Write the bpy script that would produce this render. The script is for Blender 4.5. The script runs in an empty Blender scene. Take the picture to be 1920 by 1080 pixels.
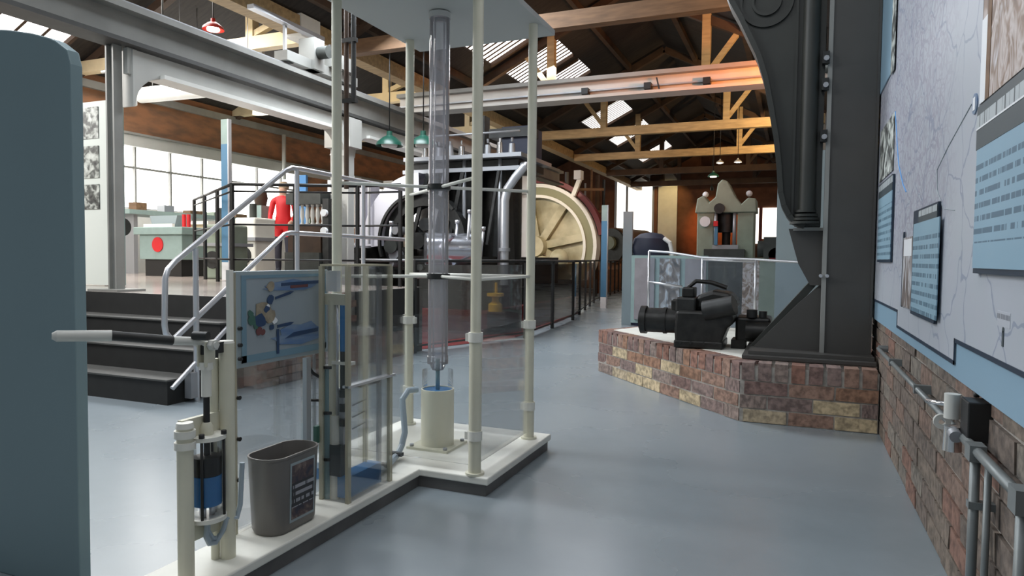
import bpy, math, random
from mathutils import Vector, Matrix
random.seed(7)
S = bpy.context.scene
COL = S.collection
# ---------------------------------------------------------------- camera
cam = bpy.data.cameras.new('camera'); cam.lens = 24.0; cam.sensor_width = 36.0
cam.clip_start = 0.05; cam.clip_end = 200
co = bpy.data.objects.new('camera', cam); COL.objects.link(co)
co.matrix_world = (Matrix.Translation((0, 0, 1.1)) @ Matrix.Rotation(math.radians(22.5), 4, 'Z')
                   @ Matrix.Rotation(math.radians(87.5), 4, 'X') @ Matrix.Rotation(math.radians(0.6), 4, 'Z'))
S.camera = co
# ---------------------------------------------------------------- world, exposure
w = bpy.data.worlds.new('sky'); S.world = w; w.use_nodes = True
w.node_tree.nodes['Background'].inputs[0].default_value = (0.80, 0.90, 1.0, 1)
w.node_tree.nodes['Background'].inputs[1].default_value = 0.26
S.view_settings.view_transform = 'Standard'; S.view_settings.look = 'None'
S.cycles.transparent_max_bounces = 32
S.view_settings.exposure = 0.0; S.view_settings.gamma = 1.0; S.view_settings.use_curve_mapping = False

def light(kind, name, loc, energy, color=(1, 1, 1), size=1.0, sizey=None, target=None, spot=60, blend=0.6):
    l = bpy.data.lights.new(name, kind); l.energy = energy; l.color = color
    if kind == 'AREA':
        l.size = size
        if sizey: l.shape = 'RECTANGLE'; l.size_y = sizey
    else:
        l.shadow_soft_size = size
    if kind == 'SPOT': l.spot_size = math.radians(spot); l.spot_blend = blend
    o = bpy.data.objects.new(name, l); COL.objects.link(o); o.location = loc
    if target is not None:
        o.rotation_euler = (Vector(target) - Vector(loc)).to_track_quat('-Z', 'Y').to_euler()
    return o
DAY = (0.86, 0.93, 1.0)
# daylight falling through the rooflights (one lamp hung right under each glazed stretch)
light('AREA', 'roof_area_lamp', (-4.6, 2.2, 4.55), 150, DAY, 1.6, 3.4, (-2.2, 2.4, 0))
light('AREA', 'roof_area_lamp', (-0.9, 1.4, 4.7), 34, DAY, 1.6, 3.2, (-1.2, 2.6, 0))  # goes with the added near rooflight on the right slope
light('AREA', 'roof_area_lamp', (-4.6, 7.2, 4.6), 260, DAY, 1.4, 2.6, (-2.4, 7.0, 0))
light('AREA', 'roof_area_lamp', (-4.75, 12.4, 4.5), 200, (0.95, 0.96, 1), 1.0, 4.0, (-3.4, 12.0, 0))
# daylight through the side aisle windows and its rooflights, plus an added lamp
light('AREA', 'window_daylight', (-11.7, 12.2, 2.65), 420, (1.0, 0.97, 0.93), 1.1, 7.0, (-6, 11.2, 1.6))
light('AREA', 'roof_area_lamp', (-9.2, 7.6, 4.5), 300, (1.0, 0.98, 0.95), 2.2, 4.5, (-8.6, 7.2, 0))

light('AREA', 'roof_area_lamp', (-10.4, 2.4, 4.3), 300, (1.0, 0.98, 0.95), 1.4, 1.7, (-7.6, 5.2, 1.6))  # added lamp that brightens the white partition; the roof above is boarded

# ---------------------------------------------------------------- materials
MATS = {}
def nt(name):
    m = bpy.data.materials.new(name); m.use_nodes = True
    return m, m.node_tree, m.node_tree.nodes['Principled BSDF']
def mat(name, col, rough=0.5, metal=0.0, var=0.0, scale=8.0, bump=0.0, col2=None, rnd=0.0, spec=0.5, coat=0.0, stretch=(1, 1, 1)):
    m, t, b = nt(name); N, L = t.nodes, t.links
    b.inputs['Roughness'].default_value = rough; b.inputs['Metallic'].default_value = metal
    b.inputs['Specular IOR Level'].default_value = spec; b.inputs['Coat Weight'].default_value = coat
    c = (*col, 1)
    b.inputs['Base Color'].default_value = c
    out = None
    if var or col2 or bump:
        tc = N.new('ShaderNodeTexCoord'); mp = N.new('ShaderNodeMapping'); mp.inputs['Scale'].default_value = stretch
        L.new(tc.outputs['Object'], mp.inputs[0])
        no = N.new('ShaderNodeTexNoise'); no.inputs['Scale'].default_value = scale; no.inputs['Detail'].default_value = 6
        L.new(mp.outputs[0], no.inputs['Vector'])
        mx = N.new('ShaderNodeMix'); mx.data_type = 'RGBA'
        c2 = col2 if col2 else tuple(max(0, v * (1 - var)) for v in col)
        mx.inputs[6].default_value = c; mx.inputs[7].default_value = (*c2, 1)
        rp = N.new('ShaderNodeMapRange'); rp.inputs[1].default_value = 0.38; rp.inputs[2].default_value = 0.66
        L.new(no.outputs[0], rp.inputs[0]); L.new(rp.outputs[0], mx.inputs[0])
        out = mx.outputs[2]
        if bump:
            bp = N.new('ShaderNodeBump'); bp.inputs['Strength'].default_value = bump; bp.inputs['Distance'].default_value = 0.01
            L.new(no.outputs[0], bp.inputs['Height']); L.new(bp.outputs[0], b.inputs['Normal'])
    if rnd:
        oi = N.new('ShaderNodeObjectInfo'); hs = N.new('ShaderNodeHueSaturation')
        mr = N.new('ShaderNodeMapRange'); mr.inputs[3].default_value = 1 - rnd; mr.inputs[4].default_value = 1 + rnd
        L.new(oi.outputs['Random'], mr.inputs[0]); L.new(mr.outputs[0], hs.inputs['Value'])
        if out: L.new(out, hs.inputs['Color'])
        else: hs.inputs['Color'].default_value = c
        out = hs.outputs[0]
    if out: L.new(out, b.inputs['Base Color'])
    MATS[name] = m
    return m
def emis(name, col, strength):
    m, t, b = nt(name)
    b.inputs['Base Color'].default_value = (*[v * .5 for v in col], 1)
    b.inputs['Emission Color'].default_value = (*col, 1); b.inputs['Emission Strength'].default_value = strength
    MATS[name] = m
def glass(name, tint, gloss, rough=0.03, haze=0.0, hazecol=(.8, .85, .9)):
    m, t, b = nt(name); N, L = t.nodes, t.links
    tr = N.new('ShaderNodeBsdfTransparent'); tr.inputs[0].default_value = (*tint, 1)
    gl = N.new('ShaderNodeBsdfGlossy'); gl.inputs['Roughness'].default_value = rough
    lw = N.new('ShaderNodeFresnel'); lw.inputs['IOR'].default_value = 1.45
    ml = N.new('ShaderNodeMath'); ml.operation = 'MULTIPLY'; ml.inputs[1].default_value = gloss
    L.new(lw.outputs[0], ml.inputs[0])
    mx = N.new('ShaderNodeMixShader'); L.new(ml.outputs[0], mx.inputs[0]); L.new(tr.outputs[0], mx.inputs[1]); L.new(gl.outputs[0], mx.inputs[2])
    last = mx
    if haze:
        df = N.new('ShaderNodeBsdfDiffuse'); df.inputs[0].default_value = (*hazecol, 1)
        m2 = N.new('ShaderNodeMixShader'); m2.inputs[0].default_value = haze
        L.new(mx.outputs[0], m2.inputs[1]); L.new(df.outputs[0], m2.inputs[2]); last = m2
    L.new(last.outputs[0], N['Material Output'].inputs[0])
    MATS[name] = m
def brickmat(name, stops, rough=0.9):
    m, t, b = nt(name); N, L = t.nodes, t.links
    b.inputs['Roughness'].default_value = rough
    oi = N.new('ShaderNodeObjectInfo'); cr = N.new('ShaderNodeValToRGB'); e = cr.color_ramp
    e.interpolation = 'CONSTANT'
    while len(e.elements) < len(stops): e.elements.new(0.5)
    for el, (p, c) in zip(e.elements, stops): el.position = p; el.color = (*c, 1)
    L.new(oi.outputs['Random'], cr.inputs[0])
    tc = N.new('ShaderNodeTexCoord'); ad = N.new('ShaderNodeVectorMath'); ad.operation = 'ADD'
    L.new(tc.outputs['Object'], ad.inputs[0]); L.new(oi.outputs['Location'], ad.inputs[1])
    no = N.new('ShaderNodeTexNoise'); no.inputs['Scale'].default_value = 28; no.inputs['Detail'].default_value = 8
    L.new(ad.outputs[0], no.inputs['Vector'])
    mx = N.new('ShaderNodeMix'); mx.data_type = 'RGBA'; mx.blend_type = 'MULTIPLY'; mx.inputs[0].default_value = 0.8
    c2 = N.new('ShaderNodeValToRGB'); c2.color_ramp.elements[0].position = .35; c2.color_ramp.elements[0].color = (.42, .40, .39, 1)
    c2.color_ramp.elements[1].position = .62; c2.color_ramp.elements[1].color = (1.15, 1.1, 1.05, 1)
    L.new(no.outputs[0], c2.inputs[0]); L.new(cr.outputs[0], mx.inputs[6]); L.new(c2.outputs[0], mx.inputs[7])
    L.new(mx.outputs[2], b.inputs['Base Color'])
    bp = N.new('ShaderNodeBump'); bp.inputs['Strength'].default_value = .6; bp.inputs['Distance'].default_value = .008
    L.new(no.outputs[0], bp.inputs['Height']); L.new(bp.outputs[0], b.inputs['Normal'])
    MATS[name] = m
def textmat(name, base, ink, freq, duty=0.42, axis='Y', grain=55.0, top=9, bottom=-9, rough=.45):
    """printed block of lines too small to read; object space, z up, lines along `axis`"""
    m, t, b = nt(name); N, L = t.nodes, t.links
    b.inputs['Roughness'].default_value = rough
    tc = N.new('ShaderNodeTexCoord'); sp = N.new('ShaderNodeSeparateXYZ'); L.new(tc.outputs['Object'], sp.inputs[0])
    def mth(op, a, bb=None):
        n = N.new('ShaderNodeMath'); n.operation = op
        for i, v in enumerate((a, bb)):
            if v is None: continue
            if isinstance(v, (int, float)): n.inputs[i].default_value = v
            else: L.new(v, n.inputs[i])
        return n.outputs[0]
    zf = mth('MULTIPLY', sp.outputs['Z'], freq)
    band = mth('LESS_THAN', mth('FRACT', zf), duty)
    cb = N.new('ShaderNodeCombineXYZ'); L.new(mth('MULTIPLY', sp.outputs[axis], grain), cb.inputs[0]); L.new(mth('MULTIPLY', mth('FLOOR', zf), 3.7), cb.inputs[1])
    no = N.new('ShaderNodeTexNoise'); no.inputs['Scale'].default_value = 1.0; no.inputs['Detail'].default_value = 2; L.new(cb.outputs[0], no.inputs['Vector'])
    wd = mth('GREATER_THAN', no.outputs[0], 0.44)
    rng = mth('MULTIPLY', mth('LESS_THAN', sp.outputs['Z'], top), mth('GREATER_THAN', sp.outputs['Z'], bottom))
    f = mth('MULTIPLY', mth('MULTIPLY', band, wd), rng)
    mx = N.new('ShaderNodeMix'); mx.data_type = 'RGBA'; mx.inputs[6].default_value = (*base, 1); mx.inputs[7].default_value = (*ink, 1)
    L.new(mth('MULTIPLY', f, .75), mx.inputs[0]); L.new(mx.outputs[2], b.inputs['Base Color'])
    MATS[name] = m
def photomat(name, stops, scale=9.0, distort=1.5, stretch=(1, 1, 1), seed=0.0):
    m, t, b = nt(name); N, L = t.nodes, t.links
    b.inputs['Roughness'].default_value = .5
    tc = N.new('ShaderNodeTexCoord'); mp = N.new('ShaderNodeMapping'); mp.inputs['Scale'].default_value = stretch; mp.inputs['Location'].default_value = (seed, seed * 1.7, seed * .6)
    L.new(tc.outputs['Object'], mp.inputs[0])
    no = N.new('ShaderNodeTexNoise'); no.inputs['Scale'].default_value = scale; no.inputs['Detail'].default_value = 3; no.inputs['Distortion'].default_value = distort
    L.new(mp.outputs[0], no.inputs['Vector'])
    cr = N.new('ShaderNodeValToRGB'); e = cr.color_ramp
    while len(e.elements) < len(stops): e.elements.new(.5)
    for el, (p, c) in zip(e.elements, stops): el.position = p; el.color = (*c, 1)
    L.new(no.outputs[0], cr.inputs[0]); L.new(cr.outputs[0], b.inputs['Base Color'])
    MATS[name] = m

mat('cream', (.68, .66, .53), .38, var=.08, scale=5)
mat('cream_light', (.78, .77, .70), .4, var=.06, scale=5)
mat('plinth_top', (.80, .79, .72), .45, var=.10, scale=6)
mat('plinth_side', (.15, .145, .14), .6, var=.3, scale=5)
mat('canopy', (.46, .47, .45), .55)
mat('info_grey', (.20, .285, .31), .55, var=.06, scale=1.5)
mat('steel', (.62, .63, .66), .32, .75)
mat('steel_dull', (.36, .37, .39), .45, .5)
mat('black', (.012, .012, .012), .45)
mat('black_rubber', (.02, .02, .022), .7)
mat('iron', (.030, .031, .030), .5, .25, var=.4, scale=10, bump=.15)
mat('iron_oily', (.022, .021, .019), .42, .3, var=.5, scale=14, bump=.3)
mat('frame_grey', (.070, .067, .062), .45, .1, var=.12, scale=3)
mat('casting_grey', (.033, .035, .030), .48, .1, var=.18, scale=4)
mat('stair_black', (.016, .016, .015), .6, var=.3, scale=8)
mat('stair_tread', (.085, .085, .08), .6, var=.2, scale=20)
mat('water_blue', (.035, .19, .45), .2)
mat('teal_tube', (.20, .33, .37), .35)
mat('grey_hose', (.35, .42, .48), .4)
mat('bin_grey', (.15, .14, .13), .42, var=.05)
mat('handle_grey', (.60, .60, .56), .4)
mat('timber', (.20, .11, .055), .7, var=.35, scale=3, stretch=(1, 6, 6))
mat('timber_lit', (.46, .33, .17), .7, var=.3, scale=3, stretch=(1, 6, 6))  # lit copy of the brown timber, for middle trusses and valley beam
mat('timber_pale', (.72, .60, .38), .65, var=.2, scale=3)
mat('timber_dark', (.065, .036, .02), .75, var=.4, scale=4)  # dark brown; also the shaded copy for unlit rafters and far trusses
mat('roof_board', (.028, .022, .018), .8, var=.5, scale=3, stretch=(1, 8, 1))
mat('girder_grey', (.30, .30, .28), .5, .1, var=.2, scale=2.5)
mat('girder_light', (.52, .52, .49), .5, .05, var=.1, scale=2.5)
mat('girder_dark', (.06, .06, .058), .6, var=.2)
mat('crane_paint', (.58, .56, .52), .45, .1, var=.12, scale=2)
mat('white_paint', (.78, .78, .74), .5, var=.04)
mat('partition', (.74, .80, .76), .6)
mat('pipe_grey', (.22, .24, .24), .45, .3, var=.15, scale=12)
mat('chrome', (.75, .75, .75), .18, .95)
mat('mortar', (.40, .37, .33), .95, var=.35, scale=20, bump=.4)
mat('red_paint', (.17, .012, .013), .45, var=.25, scale=4)
mat('red_bright', (.62, .015, .02), .5)
mat('yellow', (.75, .42, .02), .45)
mat('machine_green', (.27, .32, .25), .5, .1, var=.15, scale=5)
mat('machine_teal', (.28, .38, .36), .5, var=.1)
mat('machine_dark', (.05, .055, .05), .5, .2, var=.3)
mat('lamp_green', (.012, .065, .045), .35)
mat('pink_grey', (.30, .27, .28), .5, var=.2, scale=6)
mat('lamp_red', (.35, .02, .015), .35)
mat('polished', (.72, .73, .78), .22, .9)
mat('guard_white', (.70, .70, .78), .35, .1)
mat('spoke_cream', (.56, .52, .36), .5, col2=(.24, .22, .13), scale=1.3)
mat('olive', (.22, .22, .12), .5)
mat('blue_sign', (.07, .20, .34), .5)
mat('blue_bright', (.10, .33, .70), .5)
mat('sign_grey', (.30, .36, .38), .5)
mat('orange_wall', (.20, .085, .045), .85, var=.4, scale=2)
mat('skin', (.55, .33, .24), .6)
mat('hair', (.35, .26, .17), .8)
mat('navy', (.02, .025, .05), .6)
mat('trouser', (.035, .035, .05), .8)
mat('far_brick', (.36, .17, .085), .9, col2=(.20, .115, .07), scale=2.2, bump=.3, stretch=(1, 1, 3))
mat('hall_floor', (.42, .36, .32), .16, var=.10, scale=1.2)
mat('poster_blue', (.235, .37, .475), .4)
mat('poster_ink', (.018, .035, .06), .4)
mat('poster_band', (.055, .075, .085), .4)
mat('paper', (.42, .45, .50), .42)
mat('card_white', (.74, .76, .78), .5)
glass('acrylic', (.985, .99, .99), .6, haze=.008)
glass('acrylic_edge', (.85, .87, .83), .6, haze=.55, hazecol=(.58, .54, .42))
glass('tube_clear', (.97, .97, .98), 1.5, .12, haze=.13, hazecol=(.95, .93, .97))  # white haze paints in the bright highlights on the tube
glass('barrier_glass', (.86, .90, .93), .9, haze=.06, hazecol=(.6, .66, .75))
glass('barrier_tint', (.84, .86, .86), .8, haze=.02, hazecol=(.3, .33, .33))
emis('daylight_pane', (1.0, .985, .96), 4.0)
emis('daylight_roof', (1.0, .96, .93), 2.6)
emis('daylight_end', (1.0, .96, .86), 2.4)
emis('bulb', (1.0, .9, .75), 6.0)
BR = [(0, (.27, .145, .11)), (.2, (.23, .15, .135)), (.42, (.31, .20, .155)), (.6, (.25, .185, .17)), (.78, (.31, .18, .12)), (.92, (.28, .22, .195))]
brickmat('brick_mix', BR)
brickmat('brick_cream', [(0, (.56, .46, .30)), (.6, (.48, .40, .28))])
brickmat('brick_dirty', [(0, (.20, .165, .135)), (.25, (.165, .135, .115)), (.5, (.215, .15, .12)), (.7, (.225, .13, .10)), (.85, (.20, .18, .155))])
textmat('text_big', (.24, .38, .48), (.04, .09, .14), 27, .42, 'Y', 45, .135, -.10)
textmat('text_mid', (.245, .39, .48), (.05, .11, .16), 26, .45, 'Y', 50, .14, -.21)
textmat('text_small', (.245, .39, .48), (.05, .11, .16), 24, .42, 'Y', 50, .13, -.20)
textmat('text_head', (.055, .075, .085), (.55, .6, .62), 9.5, .35, 'Y', 50)
textmat('text_note', (.43, .455, .50), (.12, .13, .15), 30, .4, 'Y', 90)
textmat('bin_print', (.030, .030, .034), (.42, .42, .46), 38, .5, 'Y', 60)
photomat('photo_brown', [(.25, (.05, .035, .03)), (.42, (.26, .17, .12)), (.5, (.52, .46, .44)), (.6, (.20, .12, .07)), (.75, (.65, .64, .68))], 7, 1.2, (1, 1.6, .8))
photomat('photo_mono', [(.32, (.02, .02, .02)), (.48, (.12, .13, .12)), (.55, (.42, .45, .42)), (.7, (.7, .74, .7))], 13, .4)
photomat('photo_street', [(.3, (.04, .04, .045)), (.5, (.20, .16, .14)), (.65, (.55, .58, .62))], 7, 1.5, (1, 2, .7), 3.1)
photomat('bin_photo', [(.35, (.03, .03, .05)), (.5, (.09, .06, .06)), (.65, (.22, .17, .15))], 22, 1)

def map_material():
    m, t, b = nt('map_print'); N, L = t.nodes, t.links
    b.inputs['Roughness'].default_value = .42
    tc = N.new('ShaderNodeTexCoord'); mp = N.new('ShaderNodeMapping'); mp.inputs['Scale'].default_value = (0.01, 1, 1)
    L.new(tc.outputs['Object'], mp.inputs[0])
    dn = N.new('ShaderNodeTexNoise'); dn.inputs['Scale'].default_value = 5; dn.inputs['Detail'].default_value = 3; L.new(mp.outputs[0], dn.inputs['Vector'])
    ad = N.new('ShaderNodeMix'); ad.data_type = 'RGBA'; ad.blend_type = 'LINEAR_LIGHT'; ad.inputs[0].default_value = .07
    L.new(mp.outputs[0], ad.inputs[6]); L.new(dn.outputs[1], ad.inputs[7])
    def lines(scale, width, col, prev, fac):
        v = N.new('ShaderNodeTexVoronoi'); v.feature = 'DISTANCE_TO_EDGE'; v.inputs['Scale'].default_value = scale; L.new(ad.outputs[2], v.inputs['Vector'])
        lt = N.new('ShaderNodeMath'); lt.operation = 'LESS_THAN'; lt.inputs[1].default_value = width; L.new(v.outputs[0], lt.inputs[0])
        mu = N.new('ShaderNodeMath'); mu.operation = 'MULTIPLY'; L.new(lt.outputs[0], mu.inputs[0])
        if isinstance(fac, float): mu.inputs[1].default_value = fac
        else: L.new(fac, mu.inputs[1])
        mx = N.new('ShaderNodeMix'); mx.data_type = 'RGBA'; L.new(mu.outputs[0], mx.inputs[0]); L.new(prev, mx.inputs[6]); mx.inputs[7].default_value = (*col, 1)
        return mx.outputs[2]
    base = N.new('ShaderNodeMix'); base.data_type = 'RGBA'; base.inputs[6].default_value = (.43, .445, .505, 1); base.inputs[7].default_value = (.405, .45, .485, 1)
    L.new(dn.outputs[0], base.inputs[0])
    sp = N.new('ShaderNodeSeparateXYZ'); L.new(tc.outputs['Object'], sp.inputs[0])
    # printed streets fill the middle of the sheet, open land lies around
    mr = N.new('ShaderNodeMapRange'); mr.inputs[1].default_value = -.40; mr.inputs[2].default_value = .05; mr.inputs[3].default_value = 0; mr.inputs[4].default_value = .5
    L.new(sp.outputs['Y'], mr.inputs[0])
    mz = N.new('ShaderNodeMapRange'); mz.inputs[1].default_value = -.55; mz.inputs[2].default_value = -.25; mz.inputs[3].default_value = 0; mz.inputs[4].default_value = 1.0
    L.new(sp.outputs['Z'], mz.inputs[0])
    mm = N.new('ShaderNodeMath'); mm.operation = 'MULTIPLY'; L.new(mr.outputs[0], mm.inputs[0]); L.new(mz.outputs[0], mm.inputs[1])
    c = lines(11, .06, (.22, .21, .29), base.outputs[2], mm.outputs[0])
    c = lines(24, .09, (.30, .28, .35), c, mm.outputs[0])
    c = lines(3.1, .012, (.16, .20, .30), c, .55)
    L.new(c, b.inputs['Base Color']); MATS['map_print'] = m
map_material()
def floor_material():
    m, t, b = nt('painted_floor'); N, L = t.nodes, t.links
    tc = N.new('ShaderNodeTexCoord')
    n1 = N.new('ShaderNodeTexNoise'); n1.inputs['Scale'].default_value = .9; n1.inputs['Detail'].default_value = 5; L.new(tc.outputs['Object'], n1.inputs['Vector'])
    n2 = N.new('ShaderNodeTexNoise'); n2.inputs['Scale'].default_value = 9; n2.inputs['Detail'].default_value = 6; L.new(tc.outputs['Object'], n2.inputs['Vector'])
    cr = N.new('ShaderNodeValToRGB'); cr.color_ramp.elements[0].position = .3; cr.color_ramp.elements[0].color = (.235, .275, .30, 1)
    cr.color_ramp.elements[1].position = .7; cr.color_ramp.elements[1].color = (.275, .315, .34, 1); L.new(n1.outputs[0], cr.inputs[0])
    mx = N.new('ShaderNodeMix'); mx.data_type = 'RGBA'; mx.blend_type = 'OVERLAY'; mx.inputs[0].default_value = .05; L.new(cr.outputs[0], mx.inputs[6]); L.new(n2.outputs[0], mx.inputs[7])
    L.new(mx.outputs[2], b.inputs['Base Color'])
    rr = N.new('ShaderNodeMapRange'); rr.inputs[3].default_value = .24; rr.inputs[4].default_value = .31; L.new(n1.outputs[0], rr.inputs[0]); L.new(rr.outputs[0], b.inputs['Roughness'])
    bp = N.new('ShaderNodeBump'); bp.inputs['Strength'].default_value = .004; bp.inputs['Distance'].default_value = .01; L.new(n2.outputs[0], bp.inputs['Height']); L.new(bp.outputs[0], b.inputs['Normal'])
    MATS['painted_floor'] = m
floor_material()

# ---------------------------------------------------------------- mesh helpers
class MB:
    def __init__(s): s.v = []; s.f = []; s.sm = []
    def add(s, vs, fs, sm=False):
        o = len(s.v); s.v += [Vector(p) for p in vs]
        for f in fs: s.f.append([o + i for i in f]); s.sm.append(sm)
        return s
    def box(s, x0, x1, y0, y1, z0, z1):
        return s.add([(x0, y0, z0), (x1, y0, z0), (x1, y1, z0), (x0, y1, z0), (x0, y0, z1), (x1, y0, z1), (x1, y1, z1), (x0, y1, z1)],
                     [(0, 3, 2, 1), (4, 5, 6, 7), (0, 1, 5, 4), (1, 2, 6, 5), (2, 3, 7, 6), (3, 0, 4, 7)])
    def bar(s, p, q, a, b, up=(0, 0, 1)):
        """square bar from p to q, a wide sideways, b thick along up"""
        p, q = Vector(p), Vector(q); d = (q - p).normalized(); u = Vector(up)
        if abs(d.dot(u)) > .98: u = Vector((0, 1, 0))
        r = d.cross(u).normalized(); u = r.cross(d)
        vs = [c + r * (i * a / 2) + u * (j * b / 2) for c in (p, q) for i, j in ((-1, -1), (1, -1), (1, 1), (-1, 1))]
        return s.add(vs, [(0, 1, 2, 3), (7, 6, 5, 4), (0, 4, 5, 1), (1, 5, 6, 2), (2, 6, 7, 3), (3, 7, 4, 0)])
    def cyl(s, p, q, r, r2=None, n=18, cap=True):
        p, q = Vector(p), Vector(q); r2 = r if r2 is None else r2
        d = (q - p).normalized(); u = Vector((0, 0, 1)) if abs(d.z) < .9 else Vector((1, 0, 0))
        a = d.cross(u).normalized(); b = d.cross(a)
        cs = [(math.cos(2 * math.pi * i / n), math.sin(2 * math.pi * i / n)) for i in range(n)]
        vs = [p + a * (r * c) + b * (r * t) for c, t in cs] + [q + a * (r2 * c) + b * (r2 * t) for c, t in cs]
        s.add(vs, [(i, n + i, n + (i + 1) % n, (i + 1) % n) for i in range(n)], True)
        if cap:
            s.add(vs[:n], [list(range(n))]); s.add(vs[n:], [list(range(n))[::-1]])
        return s
    def tube(s, pts, r, n=10):
        pts = [Vector(p) for p in pts]; rings = []
        u0 = None
        for i, p in enumerate(pts):
            d = ((pts[i] - pts[i - 1]).normalized() if i else Vector()) + ((pts[i + 1] - pts[i]).normalized() if i < len(pts) - 1 else Vector())
            d = d.normalized()
            u = u0 if u0 is not None else (Vector((0, 0, 1)) if abs(d.z) < .9 else Vector((1, 0, 0)))
            a = d.cross(u).normalized(); b = a.cross(d).normalized(); u0 = b
            rings.append([p + a * (r * math.cos(2 * math.pi * k / n)) + b * (r * math.sin(2 * math.pi * k / n)) for k in range(n)])
        vs = [x for g in rings for x in g]; fs = []
        for i in range(len(pts) - 1):
            fs += [(i * n + k, i * n + (k + 1) % n, (i + 1) * n + (k + 1) % n, (i + 1) * n + k) for k in range(n)]
        s.add(vs, fs, True)
        s.add(rings[0], [list(range(n))[::-1]]); s.add(rings[-1], [list(range(n))])
        return s
    def prism(s, poly, axis, a, b):
        """poly in the two other axes (order xyz), extruded along axis from a to b"""
        def pt(u, v, w): return {'x': (w, u, v), 'y': (u, w, v), 'z': (u, v, w)}[axis]
        n = len(poly)
        vs = [pt(u, v, a) for u, v in poly] + [pt(u, v, b) for u, v in poly]
        return s.add(vs, [list(range(n))[::-1], list(range(n, 2 * n))] + [(i, (i + 1) % n, n + (i + 1) % n, n + i) for i in range(n)])
    def lathe(s, prof, c, n=24, axis='z', a0=0, a1=360):
        c = Vector(c); full = a1 - a0 >= 360; k = n if full else n + 1
        def pt(r, h, t):
            x, y = r * math.cos(t), r * math.sin(t)
            return c + Vector({'z': (x, y, h), 'y': (x, h, y), 'x': (h, x, y)}[axis])
        vs = [pt(r, h, math.radians(a0 + (a1 - a0) * i / n)) for i in range(k) for r, h in prof]; m = len(prof)
        fs = [(i * m + j, ((i + 1) % k) * m + j, ((i + 1) % k) * m + j + 1, i * m + j + 1) for i in range(n) for j in range(m - 1)]
        return s.add(vs, fs, True)
    def ring(s, c, r0, r1, w, axis='y', n=40, a0=0, a1=360):
        return s.lathe([(r0, -w / 2), (r1, -w / 2), (r1, w / 2), (r0, w / 2), (r0, -w / 2)], c, n, axis, a0, a1)
    def ball(s, c, r, n=12):
        return s.lathe([(r * math.sin(math.pi * i / 8), -r * math.cos(math.pi * i / 8)) for i in range(9)], c, n)
    def rot(s, ang, pivot, axis='Z', start=0):
        m = Matrix.Translation(pivot) @ Matrix.Rotation(math.radians(ang), 4, axis) @ Matrix.Translation(-Vector(pivot))
        for i in range(start, len(s.v)): s.v[i] = m @ s.v[i]
        return s
    def mesh(s, name, m, org):
        me = bpy.data.meshes.new(name); me.from_pydata([p - org for p in s.v], [], s.f)
        me.polygons.foreach_set('use_smooth', s.sm); me.materials.append(MATS[m]); me.validate(); me.update()
        return me
    def build(s, name, m, parent=None, bevel=0, label=None, flip=False):
        if parent is not None: org = wloc(parent)
        else:
            xs = [p.x for p in s.v]; ys = [p.y for p in s.v]; zs = [p.z for p in s.v]
            org = Vector(((min(xs) + max(xs)) / 2, (min(ys) + max(ys)) / 2, min(zs)))
        o = bpy.data.objects.new(name, s.mesh(name, m, org)); COL.objects.link(o)
        if parent is not None: o.parent = parent
        else: o.location = org
        import bmesh
        bm = bmesh.new(); bm.from_mesh(o.data); bmesh.ops.remove_doubles(bm, verts=bm.verts, dist=1e-5)
        bmesh.ops.recalc_face_normals(bm, faces=bm.faces)
        for e in bm.edges:
            if len(e.link_faces) == 2 and e.calc_face_angle(0) > .6: e.smooth = False
        bm.to_mesh(o.data); bm.free()
        if bevel:
            b = o.modifiers.new('bevel', 'BEVEL'); b.width = bevel; b.segments = 2; b.limit_method = 'ANGLE'; b.angle_limit = math.radians(40)
        if label: o['label'] = label
        return o
def wloc(o):
    v = Vector((0, 0, 0))
    while o is not None: v += Vector(o.location); o = o.parent
    return v
def T(name, label, cat, loc, group=None):
    o = bpy.data.objects.new(name, None); COL.objects.link(o); o.location = loc; o.empty_display_size = .1
    o['label'] = label; o['category'] = cat
    if group: o['group'] = group
    return o
def tag(o, label, cat, group=None):
    o['label'] = label; o['category'] = cat
    if group: o['group'] = group
    return o
def struct(o, label=None):
    o['kind'] = 'structure'
    if label: o['label'] = label
    return o
def copy_tree(o, parent=None, loc=None, rz=None, label=None):
    c = o.copy(); COL.objects.link(c)
    if parent is not None: c.parent = parent
    if loc is not None: c.location = loc
    if rz is not None: c.rotation_euler = (0, 0, math.radians(rz))
    if label: c['label'] = label
    for ch in list(o.children): copy_tree(ch, c)
    return c
def bx(*a): return MB().box(*a)
# ================================================================ THE SETTING
floor = struct(bx(-8.6, .62, -2.5, 30, -.12, 0).build('floor', 'painted_floor'), 'grey blue painted concrete floor with a soft shine')
# raised floor of the side aisle: main slab wide near the stairs, narrower beside the engine
plat = struct(MB().prism([(-12.2, 1.2), (-6.3, 1.2), (-6.3, 4.35), (-4.1, 4.35), (-4.1, 7.0), (-7.2, 7.0), (-7.2, 8.1), (-8.3, 8.1), (-8.3, 30), (-12.2, 30)], 'z', .02, .75).build('floor', 'hall_floor'), 'polished pale floor of the raised side aisle')
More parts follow.
